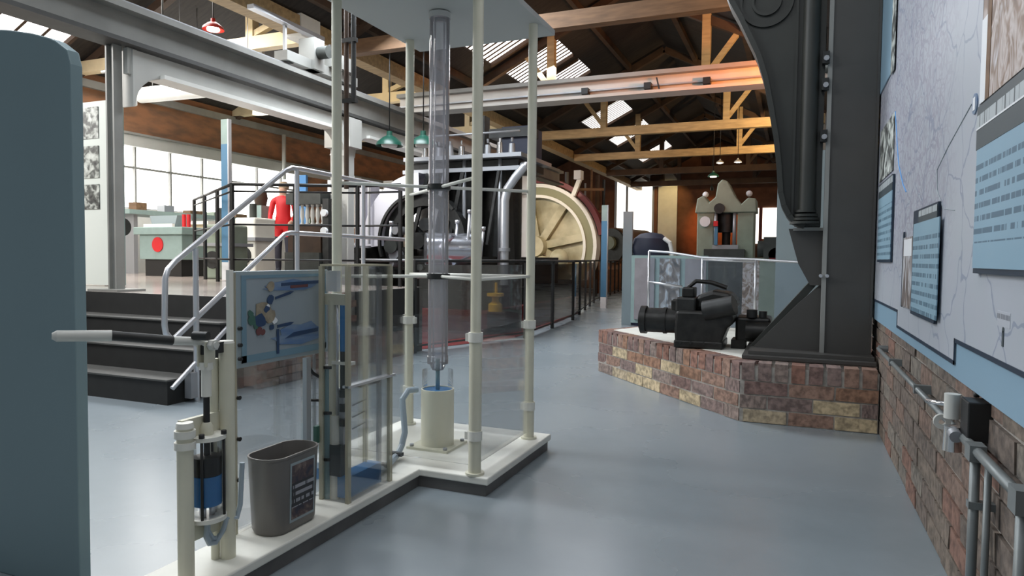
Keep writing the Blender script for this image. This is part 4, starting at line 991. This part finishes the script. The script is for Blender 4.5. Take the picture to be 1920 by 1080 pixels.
# white sheet flywheel guard (quarter) and the dark wheel inside
CX, CZ = -5.35, 1.35
MB().ring((CX, 9.45, CZ), .74, 1.05, .5, 'y', 20, 92, 186).build('flywheel_guard', 'guard_white', eg)
MB().ring((CX, 9.2, CZ), .72, .76, .05, 'y', 28, 40, 200).build('guard_edge', 'iron', eg)
MB().ring((CX, 9.45, CZ), .55, .72, .3, 'y', 40).build('flywheel_rim', 'iron', eg)
for k in range(6): MB().bar((CX, 9.45, CZ), (CX + .58 * math.cos(k * math.pi / 3 + .3), 9.45, CZ + .58 * math.sin(k * math.pi / 3 + .3)), .07, .1, (0, 1, 0)).build('spoke', 'iron', eg)
MB().cyl((CX, 9.1, CZ), (CX, 9.8, CZ), .13).build('hub', 'iron', eg)
bx(-6.55, -6.42, 9.2, 9.7, 1.25, 2.3).build('guard_panel', 'guard_white', eg)
MB().cyl((-6.25, 9.15, 1.3), (-6.25, 9.15, 2.25), .025).build('guard_stay', 'steel', eg)
# polished cylinder with rim
MB().cyl((-5.0, 8.75, 1.22), (-4.45, 9.15, 1.22), .24, n=28).build('polished_drum', 'polished', eg)
MB().ring((-4.72, 8.95, 1.22), .05, .06, .3, 'y', 12).build('drum_boss', 'chrome', eg)
MB().ring((-4.6, 8.78, 1.2), .22, .25, .05, 'x', 30).build('drum_rim', 'polished', eg)
MB().prism([(-4.08, 7.1), (-3.55, 8.65), (-3.82, 11.7), (-4.25, 13.9), (-7.6, 13.9), (-7.6, 8.7), (-6.2, 7.1)], 'z', .001, .006).build('red_floor', 'red_paint', eg)
# upright frames, valve gear and gallery
for x in (-5.5, -4.9, -4.3):
    MB().prism([(x - .16, .62), (x + .16, .62), (x + .07, 2.55), (x - .07, 2.55)], 'y', 9.9, 10.15).build('upright_frame', 'iron', eg)
    MB().cyl((x + .15, 9.5, .8), (x + .15, 9.5, 2.6), .03, n=10).build('column', 'steel_dull', eg)
for x, y, r, z0, z1 in ((-5.2, 10.4, .33, 1.0, 2.5), (-4.5, 10.4, .33, 1.0, 2.5), (-5.9, 10.6, .28, 1.1, 2.2)):
    MB().cyl((x, y, z0), (x, y, z1), r, n=24).build('upright_cylinder', 'iron_oily', eg)
    MB().cyl((x, y, z1), (x, y, z1 + .07), r + .06, n=24).build('cylinder_head', 'iron', eg)
bx(-5.75, -3.75, 9.35, 10.7, 2.60, 2.66).build('gallery_plate', 'steel_dull', eg)
bx(-5.75, -3.75, 9.33, 9.37, 2.40, 2.46).build('gallery_beam', 'steel_dull', eg)
bx(-5.7, -3.85, 9.5, 10.6, 2.47, 2.58).build('gallery_box', 'iron', eg)
for k, x in enumerate((-5.5, -5.25, -5.05, -4.85, -4.6, -4.4, -4.2, -4.0)):
    MB().cyl((x, 9.6, 2.66), (x, 9.6, 2.86 - .03 * (k % 2)), .055, .045, n=12).cyl((x, 9.6, 2.86), (x, 9.6, 2.92), .02, n=8).build('lubricator', 'steel_dull' if k % 3 else 'chrome', eg)
MB().cyl((-5.75, 9.42, 2.98), (-3.8, 9.42, 2.98), .016, n=8).build('gallery_rail', 'steel_dull', eg)
bx(-4.3, -3.85, 9.9, 10.5, 2.7, 3.15).build('valve_box', 'navy', eg); bx(-4.75, -4.6, 9.9, 10.1, 2.66, 3.35).build('rocker_post', 'iron', eg)
bx(-4.5, -3.8, 9.85, 10.2, 2.98, 3.12).build('rocker_beam', 'iron', eg)
# silver exhaust pipe
MB().tube([(-3.98, 9.3, .7), (-3.98, 9.3, 1.95), (-3.94, 9.3, 2.12), (-3.82, 9.3, 2.28), (-3.7, 9.32, 2.42), (-3.8, 9.6, 2.5)], .065, 14).build('exhaust_pipe', 'steel', eg)
MB().cyl((-3.98, 9.3, 1.2), (-3.98, 9.3, 1.25), .085).build('pipe_flange', 'steel_dull', eg)
# levers and rods
for x, z0, z1 in ((-4.42, 1.12, 1.75), (-4.62, 1.12, 1.6), (-5.05, 1.45, 1.72), (-5.75, 1.15, 1.6), (-4.2, 1.12, 1.5)):
    MB().cyl((x, 8.95, z0), (x + .02, 8.98, z1), .022, n=8).cyl((x + .02, 8.98, z1), (x + .02, 8.98, z1 + .05), .034, n=10).build('lever', 'steel', eg)
for x in (-4.42, -6.2, -6.5): MB().ring((x, 8.92, 1.25), .09, .12, .03, 'z', 20).build('hand_wheel', 'steel', eg)
for k in range(16):
    x, z = random.uniform(-7.0, -4.2), random.uniform(.7, 1.7); y = random.uniform(8.85, 8.98)
    r = random.uniform(.04, .11)
    MB().cyl((x, y, z), (x + random.uniform(-.1, .1), y + .2, z), r, n=14).build('fitting', random.choice(['iron', 'iron', 'steel_dull', 'machine_dark']), eg)
for z in (.8, 1.05): MB().cyl((-7.2, 8.93, z), (-4.2, 8.9, z), .022, n=8).build('drain_pipe', 'steel_dull', eg)
for k in range(5): MB().bar((-5.6 + .33 * k, 9.35, 1.3), (-5.3 + .3 * k, 9.35, 2.4), .04, .06).build('connecting_rod', 'steel_dull' if k % 2 else 'iron', eg)
MB().lathe([(0, 0), (.10, 0), (.10, .10), (.05, .14), (.05, .2), (.12, .22), (.12, .26), (0, .26)], (-3.93, 8.88, .34), 18).build('yellow_valve', 'yellow', eg, label='yellow valve')
MB().cyl((-3.95, 8.95, .6), (-3.95, 8.95, .75), .02).build('valve_stem', 'yellow', eg)
# smaller engine with a row of white turned pillars
pe = T('pillar_engine', 'small dark engine with a row of white turned pillars', 'engine', (-6.6, 8.2, .0))
bx(-6.72, -6.12, 7.75, 8.6, 0, 1.15).build('bed', 'machine_dark', pe); bx(-6.7, -6.13, 7.8, 8.5, 1.15, 1.55).build('body', 'timber_dark', pe)
for k in range(6):
    MB().lathe([(.0, 1.55), (.03, 1.55), (.017, 1.59), (.031, 1.67), (.028, 1.74), (.017, 1.80), (.028, 1.83), (0, 1.83)], (-6.62 + .09 * k, 7.9, 0), 14).build('pillar', 'white_paint', pe)
bx(-6.72, -6.12, 7.78, 8.3, 1.83, 1.99).build('entablature', 'machine_dark', pe)
bx(-6.1, -6.0, 7.8, 7.95, 0, 1.9).build('end_frame', 'iron', pe)
for z in (1.45, 1.7): MB().cyl((-6.05, 7.75, z), (-6.05, 7.8, z), .05).build('gauge', 'card_white', pe)
# far flywheel with red guard
fw = T('spoked_flywheel', 'large cream spoked flywheel with red guard far down the railing', 'flywheel', (-6.7, 18.3, 0))
C2 = (-7.0, 18.9, 1.45)
MB().ring(C2, 1.72, 1.82, .4, 'y', 60).build('rim', 'white_paint', fw); MB().ring(C2, 1.5, 1.72, .3, 'y', 60).build('rim_web', 'olive', fw); MB().ring(C2, 1.42, 1.5, .4, 'y', 60).build('inner_rim', 'white_paint', fw)
MB().ring((C2[0], 19.0, C2[2]), 1.86, 2.0, .3, 'y', 40, 10, 100).build('guard', 'red_paint', fw)
for k in range(8): a = k * math.pi / 4 + .2; MB().bar(C2, (C2[0] + 1.45 * math.cos(a), C2[1], C2[2] + 1.45 * math.sin(a)), .22, .12, (0, 1, 0)).build('spoke', 'spoke_cream', fw)
MB().ring((C2[0], 19.05, C2[2]), .3, 1.45, .05, 'y', 40).build('wheel_disc', 'spoke_cream', fw)
MB().cyl((C2[0], 18.5, C2[2]), (C2[0], 19.3, C2[2]), .3).build('hub', 'spoke_cream', fw)
MB().bar((-5.9, 18.75, 2.9), (-5.7, 18.75, 3.4), .12, .12).build('bracket', 'white_paint', fw); bx(-5.85, -5.65, 18.6, 18.9, 3.35, 3.6).build('oiler', 'card_white', fw)
bx(-8.25, -5.4, 18.2, 19.6, 0, .5).build('bed', 'iron', fw)
for k in range(3): MB().ball((-7.2 + .5 * k, 18.45, .7 + .2 * k), .28, 14).build('fitting', 'spoke_cream', fw)
# clutter of pipes against the far aisle wall, behind the engine
pr_ = T('pipe_rack', 'rack of upright brown pipes behind the spoked flywheel', 'pipes', (-6.9, 20.8, 0))
for k in range(14):
    x = -8.15 + .19 * k; y = 20.6 + .05 * k
    MB().cyl((x, y, 0), (x, y, 3.9 + random.uniform(-.4, .15)), random.uniform(.03, .07), n=10).build('pipe', random.choice(['timber_dark', 'iron', 'steel_dull', 'timber']), pr_)
for z in (1.2, 2.6, 3.3): MB().bar((-8.2, 20.53, z), (-5.65, 21.15, z), .05, .08).build('cross_bar', 'timber', pr_)
tag(MB().ball((-6.9, 20.7, 3.42), .14, 12).build('orange_buoy', 'orange_wall'), 'small orange round float hung on the pipe rack', 'float')
# boiler drum and low wall far down the hall
bd = T('boiler_drum', 'dark round boiler front with orange brown side near the end wall', 'boiler', (-6.0, 25.5, 0))
MB().cyl((-6.3, 25.0, 1.6), (-5.7, 27.5, 1.6), .68, n=30).build('shell', 'timber', bd); MB().cyl((-6.35, 24.9, 1.6), (-6.3, 25.0, 1.6), .64, n=30).build('front', 'machine_dark', bd)
MB().cyl((-6.4, 24.7, 1.7), (-6.35, 24.9, 1.7), .25).build('manhole', 'machine_green', bd); bx(-6.9, -5.3, 25.2, 27.2, 0, 1.0).build('saddle', 'far_brick', bd)
tag(bx(-5.95, -5.72, 21.4, 24.2, 0, .75).build('low_brick_wall', 'far_brick'), 'low brown wall along the far end of the engine railing', 'wall')
# far press
ps = T('hydraulic_press', 'old green grey hydraulic press with crowned top behind the barrier', 'press', (-1.27, 14, 0))
bx(-1.80, -1.48, 13.8, 14.35, 0, 2.1).build('side_column', 'machine_green', ps, bevel=.02); bx(-1.05, -.74, 13.8, 14.35, 0, 2.1).build('side_column', 'machine_green', ps, bevel=.02)
MB().prism([(-1.84, 2.02), (-.70, 2.02), (-.72, 2.28), (-.86, 2.30), (-.98, 2.18), (-1.10, 2.34), (-1.24, 2.62), (-1.34, 2.66), (-1.42, 2.58), (-1.46, 2.32), (-1.58, 2.22), (-1.68, 2.36), (-1.80, 2.30)], 'y', 13.75, 14.4).build('crown', 'machine_green', ps, bevel=.02)
bx(-1.65, -.9, 13.7, 14.4, 0, 1.32).build('bed', 'machine_dark', ps); bx(-1.5, -1.02, 13.78, 14.3, 1.32, 1.40).build('table', 'steel_dull', ps)
MB().cyl((-1.27, 14.05, 1.65), (-1.27, 14.05, 2.1), .17).build('ram', 'iron', ps); MB().cyl((-1.27, 14.05, 1.4), (-1.27, 14.05, 1.7), .08).build('ram_head', 'iron', ps)
for x in (-1.45, -1.1): MB().cyl((x, 13.82, 1.38), (x, 13.82, 2.02), .035, n=10).build('tie_bar', 'steel_dull', ps)
MB().cyl((-1.64, 13.7, 1.85), (-1.64, 13.8, 1.85), .10).build('gauge', 'card_white', ps); MB().cyl((-1.38, 13.72, 2.1), (-1.38, 13.8, 2.1), .1).build('boss', 'iron', ps)
bx(-1.46, -1.40, 13.72, 13.78, 1.4, 1.75).build('blue_guard', 'blue_sign', ps); bx(-1.48, -1.40, 13.7, 13.78, 1.76, 1.86).build('red_tag', 'red_bright', ps)
for x in (-1.68, -.86): MB().ball((x, 14.05, 2.4), .06, 10).build('finial', 'card_white', ps)
# machines between press and barrier
rm = T('rounded_machine', 'dark navy rounded machine housing with white hose beside the press', 'machine', (-2.2, 11.5, 0))
MB().lathe([(0, .0), (.3, 0), (.3, 1.2), (.32, 1.3), (.28, 1.45), (.18, 1.53), (0, 1.56)], (-2.25, 11.5, 0), 22).build('housing', 'navy', rm)
MB().tube([(-2.0, 11.35, 1.45), (-1.9, 11.3, 1.38), (-1.86, 11.3, 1.2), (-1.86, 11.3, .6)], .035, 10).build('hose', 'white_paint', rm)
bx(-2.68, -2.52, 11.3, 11.36, 0, 1.9).build('side_board', 'sign_grey', rm)
lm = T('lathe_machine', 'pale green and grey machine tool between press and hammer frame', 'machine', (-.35, 12.5, 0))
bx(-.65, -.1, 12.3, 12.9, 0, 1.15).build('base', 'machine_green', lm); MB().cyl((-.6, 12.4, 1.3), (-.15, 12.4, 1.3), .14).build('headstock', 'machine_dark', lm)
bx(-.5, -.3, 12.2, 12.4, 1.15, 1.5).build('gear_cover', 'machine_dark', lm); MB().cyl((-.3, 12.2, 1.2), (-.3, 12.3, 1.2), .12).build('chuck', 'red_paint', lm)
pk = T('pink_panel_stand', 'stand of pale pink and white text panels behind the clear barrier', 'display', (-.9, 9.6, 0))
for k, x in enumerate((-2.1, -1.75, -1.4)): bx(x, x + .28, 9.6, 9.63, .25, 1.12).build('panel', 'photo_street' if k == 1 else 'pink_grey', pk)
bx(-2.15, -1.1, 9.62, 9.66, .2, 1.16).build('back_board', 'machine_teal', pk)
for x in (-2.0, -1.2): bx(x, x + .05, 9.66, 9.9, 0, .3).build('foot', 'steel_dull', pk)
tag(bx(-.62, -.42, 9.2, 9.24, 0, 1.1).build('rusty_strip_panel', 'photo_brown'), 'narrow rusty pink panel seen through the clear barrier', 'panel')
# end wall: lit door leaf, window
dr = struct(bx(-5.5, -4.7, 29.55, 29.66, 0, 4.93).build('door_1', 'cream_light'), 'tall cream door leaf lit yellow at the end wall')
wn = T('window_4', 'small bright window in the end wall', 'window', (-1.0, 29.66, 2)); del wn['category']; struct(wn)
bx(-1.28, -.72, 29.66, 29.69, 2.0, 3.25).build('pane', 'daylight_end', wn); bx(-1.56, -1.42, 29.66, 29.69, 1.8, 3.25).build('pane', 'daylight_end', wn)
bx(-1.40, -1.30, 29.62, 29.69, 1.8, 3.3).build('frame', 'red_paint', wn)
tag(bx(-5.75, -5.2, 29.0, 29.3, 4.3, 5.2).build('dark_hanging_box', 'timber_dark'), 'dark box hanging before the bright end opening', 'box')

# ================================================================ SIDE AISLE THINGS
tm_ = T('teal_machine', 'pale teal machine bench with round red emblem in the aisle', 'machine', (-9.4, 8.2, .75))
bx(-9.92, -8.98, 8.0, 8.6, 1.02, 1.42).build('body', 'machine_teal', tm_, bevel=.01); bx(-10.0, -8.92, 7.95, 8.65, 1.42, 1.54).build('deck', 'machine_teal', tm_, bevel=.01)
bx(-9.85, -9.05, 8.05, 8.55, .75, 1.02).build('plinth', 'black', tm_)
MB().prism([(-9.86, 1.56), (-9.36, 1.56), (-9.30, 1.74), (-9.92, 1.74)], 'y', 8.2, 8.5).build('hopper', 'sign_grey', tm_)
bx(-9.95, -9.3, 8.1, 8.15, 1.54, 1.6).build('tray', 'white_paint', tm_)
MB().cyl((-9.5, 7.985, 1.26), (-9.5, 8.0, 1.26), .12, n=24).build('emblem', 'red_bright', tm_, label='round red emblem')
for x in (-9.15, -9.05): MB().cyl((x, 8.2, 1.54), (x, 8.2, 1.75), .03).build('pink_knob', 'red_bright', tm_)
wb = T('work_bench', 'long pale workbench loaded with small parts under the aisle window', 'bench', (-11.2, 11.5, .75))
bx(-11.7, -10.9, 8.6, 14.4, 1.82, 1.90).build('top', 'machine_teal', wb)
for y in (8.8, 11.4, 14.2): bx(-11.6, -11.0, y - .04, y + .04, .75, 1.82).build('leg', 'steel_dull', wb)
for k in range(9):
    y = 8.9 + k * .6; bx(-11.3, -11.1, y, y + random.uniform(.15, .35), 1.9, 1.9 + random.uniform(.06, .16)).build('part_tray', random.choice(['machine_green', 'timber', 'steel_dull']), wb)
bw = T('small_table', 'low pale table with books before the aisle window', 'table', (-10.4, 9.6, .75))
bx(-10.8, -9.9, 9.4, 9.9, 1.66, 1.72).build('top', 'cream_light', bw); bx(-10.75, -9.95, 9.45, 9.85, 1.5, 1.66).build('drawer_box', 'timber_pale', bw)
for x in (-10.7, -10.0): bx(x - .03, x + .03, 9.5, 9.8, .75, 1.5).build('leg', 'steel_dull', bw)
tag(MB().lathe([(0, 0), (.10, 0), (.13, .15), (.11, .26), (.06, .3), (0, .3)], (-9.5, 10.3, 2.05), 16).build('brown_pot', 'timber_dark'), 'dark brown pot standing on the tall aisle pedestal', 'pot')
tag(bx(-9.65, -9.35, 10.15, 10.45, .75, 2.05).build('pedestal', 'machine_teal'), 'tall pale pedestal under the dark brown pot', 'pedestal')
ch = T('wheel_machine', 'dark grinder with two wheels beside the teal machine', 'machine', (-10.5, 8.0, .75))
bx(-10.62, -10.4, 7.9, 8.1, .75, 1.5).build('pedestal', 'iron', ch); MB().cyl((-10.75, 8.0, 1.55), (-10.3, 8.0, 1.55), .09).build('motor', 'machine_dark', ch)
for x in (-10.75, -10.32): MB().cyl((x - .03, 8.0, 1.55), (x + .03, 8.0, 1.55), .15).build('wheel', 'iron', ch)
# machines behind the black railing
for k, (x, y, w, h, m, lb) in enumerate(((-7.9, 7.58, .4, .8, 'machine_green', 'mossy green machine behind the black railing corner'), (-8.75, 9.1, .45, 1.0, 'cream_light', 'cream machine with dark arch behind the black railing'), (-9.6, 13.0, .8, 1.0, 'timber', 'brown cabinet machine near the blue banner'))):
    t = T('shop_machine', lb, 'machine', (x, y, .75))
    bx(x - w / 2, x + w / 2, y, y + .5, .75, .75 + h).build('body', m, t, bevel=.03); bx(x - w / 2 - .05, x + w / 2 + .05, y - .05, y + .55, .75 + h * .6, .75 + h * .66).build('table', 'steel_dull', t)
    MB().cyl((x, y - .02, .75 + h * .35), (x, y + .02, .75 + h * .35), w * .32, n=20).build('wheel', 'iron', t); MB().cyl((x, y + .2, .75 + h), (x, y + .2, .75 + h + .25), .06).build('head', 'machine_dark', t)
for k, (x, y) in enumerate(((-11.0, 15.0), (-10.6, 16.2))): tag(bx(x, x + .3, y, y + .3, .75, 3.2).build('white_pier', 'white_paint'), ['white square pier beside the aisle window', 'second white square pier deeper in the aisle'][k], 'pier')
# person in red on the raised floor
def person(x, y, z, h, face, lb):
    t = T('person', lb, 'person', (x, y, z))
    k = h / 1.72
    V = [(0, 0, .95), (0, 0, 1.12), (0, 0, 1.32), (0, 0, 1.45), (0, -.01, 1.52), (0, -.02, 1.60), (0, -.01, 1.70),
         (.09, 0, .90), (.10, .01, .50), (.10, .02, .08), (.11, -.12, .03), (-.09, 0, .90), (-.10, -.02, .50), (-.10, .02, .08), (-.11, -.12, .03),
         (.19, 0, 1.40), (.24, -.02, 1.13), (.20, -.20, .98), (.18, -.28, .95), (-.19, 0, 1.40), (-.24, -.02, 1.13), (-.20, -.20, .98), (-.18, -.28, .95)]
    Ed = [(0, 1), (1, 2), (2, 3), (3, 4), (4, 5), (5, 6), (0, 7), (7, 8), (8, 9), (9, 10), (0, 11), (11, 12), (12, 13), (13, 14), (3, 15), (15, 16), (16, 17), (17, 18), (3, 19), (19, 20), (20, 21), (21, 22)]
    R = [.14, .13, .15, .10, .055, .085, .07, .10, .075, .055, .04, .10, .075, .055, .04, .065, .05, .04, .035, .065, .05, .04, .035]
    me = bpy.data.meshes.new('body'); me.from_pydata([Vector(v) * k for v in V], Ed, [])
    for n in ('red_bright', 'trouser', 'skin', 'hair'): me.materials.append(MATS[n])
    o = bpy.data.objects.new('body', me); COL.objects.link(o); o.parent = t; o.rotation_euler.z = math.radians(face)
    s = o.modifiers.new('skin', 'SKIN'); o.modifiers.new('sub', 'SUBSURF').levels = 2
    sv = me.skin_vertices[0].data
    for i, r in enumerate(R): sv[i].radius = (r * k, r * k)
    sv[0].use_root = True
    dg = bpy.context.evaluated_depsgraph_get(); m2 = bpy.data.meshes.new_from_object(o.evaluated_get(dg)); o.modifiers.clear(); o.data = m2
    m2.materials.clear()
    for n in ('red_bright', 'trouser', 'skin', 'hair'): m2.materials.append(MATS[n])
    for p in m2.polygons:
        c = p.center / k; p.use_smooth = True
        p.material_index = 2 if (c.z > 1.50 or (c.y < -.2 and c.z > .8 and c.z < 1.05)) else (1 if c.z < .72 else 0)
    MB().lathe([(0, .115), (.05, .11), (.09, .07), (.10, .02), (.095, -.02), (.085, -.03)], (x, y + .015, z + 1.66 * k), 14).build('hair', 'hair', t)
    return t
person(-9.0, 10.35, .75, 1.70, 25, 'person in a bright red top standing behind the black railing')

# ================================================================ LAMPS
def pendant(x, y, z, r, m, lb, grp, top=None, power=0, col=(1, .75, .45)):
    t = T('pendant_lamp', lb, 'lamp', (x, y, z), grp)
    MB().lathe([(r, 0), (r * .92, r * .25), (r * .5, r * .6), (r * .22, r * .75), (r * .2, r * 1.05), (0, r * 1.08)], (x, y, z), 24).build('shade', m, t)
    MB().lathe([(0, -.02), (r * .55, -.012), (r * .6, r * .1), (r * .3, r * .45), (0, r * .5)], (x, y, z), 16).build('bulb', 'bulb' if power else 'white_paint', t)
    MB().cyl((x, y, z + r), (x, y, z + r + top if top else (nz(x) if x > -6.3 else az(x)) + .01), .008, n=6).build('cord', 'black', t)
    if power: light('SPOT', 'lamp_glow', (x, y, z - .05), power, col, .08, target=(x, y, 0), spot=150, blend=.8)
pendant(-7.25, 7.0, 4.1, .14, 'lamp_red', 'red enamel pendant lamp under the aisle roof', 'red pendant lamps', None, 25)
pendant(-5.46, 8.5, 2.70, .2, 'lamp_green', 'green enamel lamp hanging beside the engine gallery', 'green pendant lamps')
pendant(-4.93, 8.55, 2.68, .2, 'lamp_green', 'green enamel lamp hanging in front of the engine gallery', 'green pendant lamps')
pendant(-7.6, 10.2, 2.9, .17, 'lamp_green', 'green enamel lamp hanging above the person in red', 'green pendant lamps')
pendant(-1.82, 16.6, 3.05, .13, 'lamp_green', 'small pendant lamp glowing above the hydraulic press', 'far pendant lamps', None, 40)
pendant(-1.9, 18.8, 3.66, .10, 'white_paint', 'small white pendant lamp farther from the wall under third truss', 'far white pendant lamps', None, 25)
pendant(-1.45, 18.8, 3.66, .10, 'white_paint', 'small white pendant lamp nearer the wall under third truss', 'far white pendant lamps', None, 25)
# warm spot lamps on the trusses (each with a small modelled fitting)
def spotlamp(x, y, z, tgt, power, lb, col=(1, .62, .28), spot=70):
    t = T('spot_lamp', lb, 'lamp', (x, y, z), 'spot lamps on the roof')
    d = (Vector(tgt) - Vector((x, y, z))).normalized(); p = Vector((x, y, z))
    MB().cyl(p - d * .18, p, .05, .07, n=14).build('housing', 'machine_dark', t)
    MB().cyl(p, p + d * .008, .055, n=14).build('lens', 'bulb', t)
    MB().cyl(p - d * .1, Vector((p.x - d.x * .1, p.y - d.y * .1, (nz(x) if x > -6.3 else az(x)) + .01)), .012, n=6).build('bracket', 'machine_dark', t)
    light('SPOT', 'spot_glow', p + d * .03, power, col, .06, target=tgt, spot=spot, blend=.7)
spotlamp(.28, 8.6, 3.3, (-.9, 10, 3.62), 330, 'spot lamp on the wall side lighting the crane bridge', (1, .27, .05), 85)
spotlamp(.25, 14.6, 3.7, (-.9, 16, 4.12), 320, 'spot lamp lighting the second truss behind the crane', (1, .66, .32), 85)
spotlamp(.25, 18.4, 3.7, (-.9, 19.8, 4.12), 320, 'spot lamp lighting the third truss behind the crane', (1, .66, .32), 85)
spotlamp(.25, 10.9, 3.9, (-1.2, 12.2, 4.5), 170, 'spot lamp lighting the truss above the crane bridge', (1, .62, .28), 80)
spotlamp(.3, 7.4, 3.3, (-1.8, 8.4, 4.1), 90, 'spot lamp lighting the truss before the crane bridge', (1, .6, .25), 80)
spotlamp(-3.0, 27.0, 3.8, (-3.1, 29.7, 2.5), 420, 'spot lamp throwing orange light on the end wall', (1, .33, .07), 55)
spotlamp(-4.6, 27.6, 4.6, (-5.1, 29.6, 3.4), 110, 'spot lamp lighting the cream door leaf', (1, .72, .30), 60)
spotlamp(-7.6, 6.6, 3.6, (-7.6, 8.4, 4.4), 40, 'spot lamp lighting the pale aisle truss', (1, .78, .45), 90)
spotlamp(-7.6, 10.6, 3.7, (-7.9, 12.2, 4.6), 50, 'spot lamp lighting the second aisle truss', (1, .78, .45), 90)
spotlamp(-6.3, 15.2, 3.4, (-6.6, 18.8, 1.8), 300, 'added spot lamp to brighten the spoked flywheel', (1, .85, .65), 60)  # made-up lamp, there to brighten the wheel
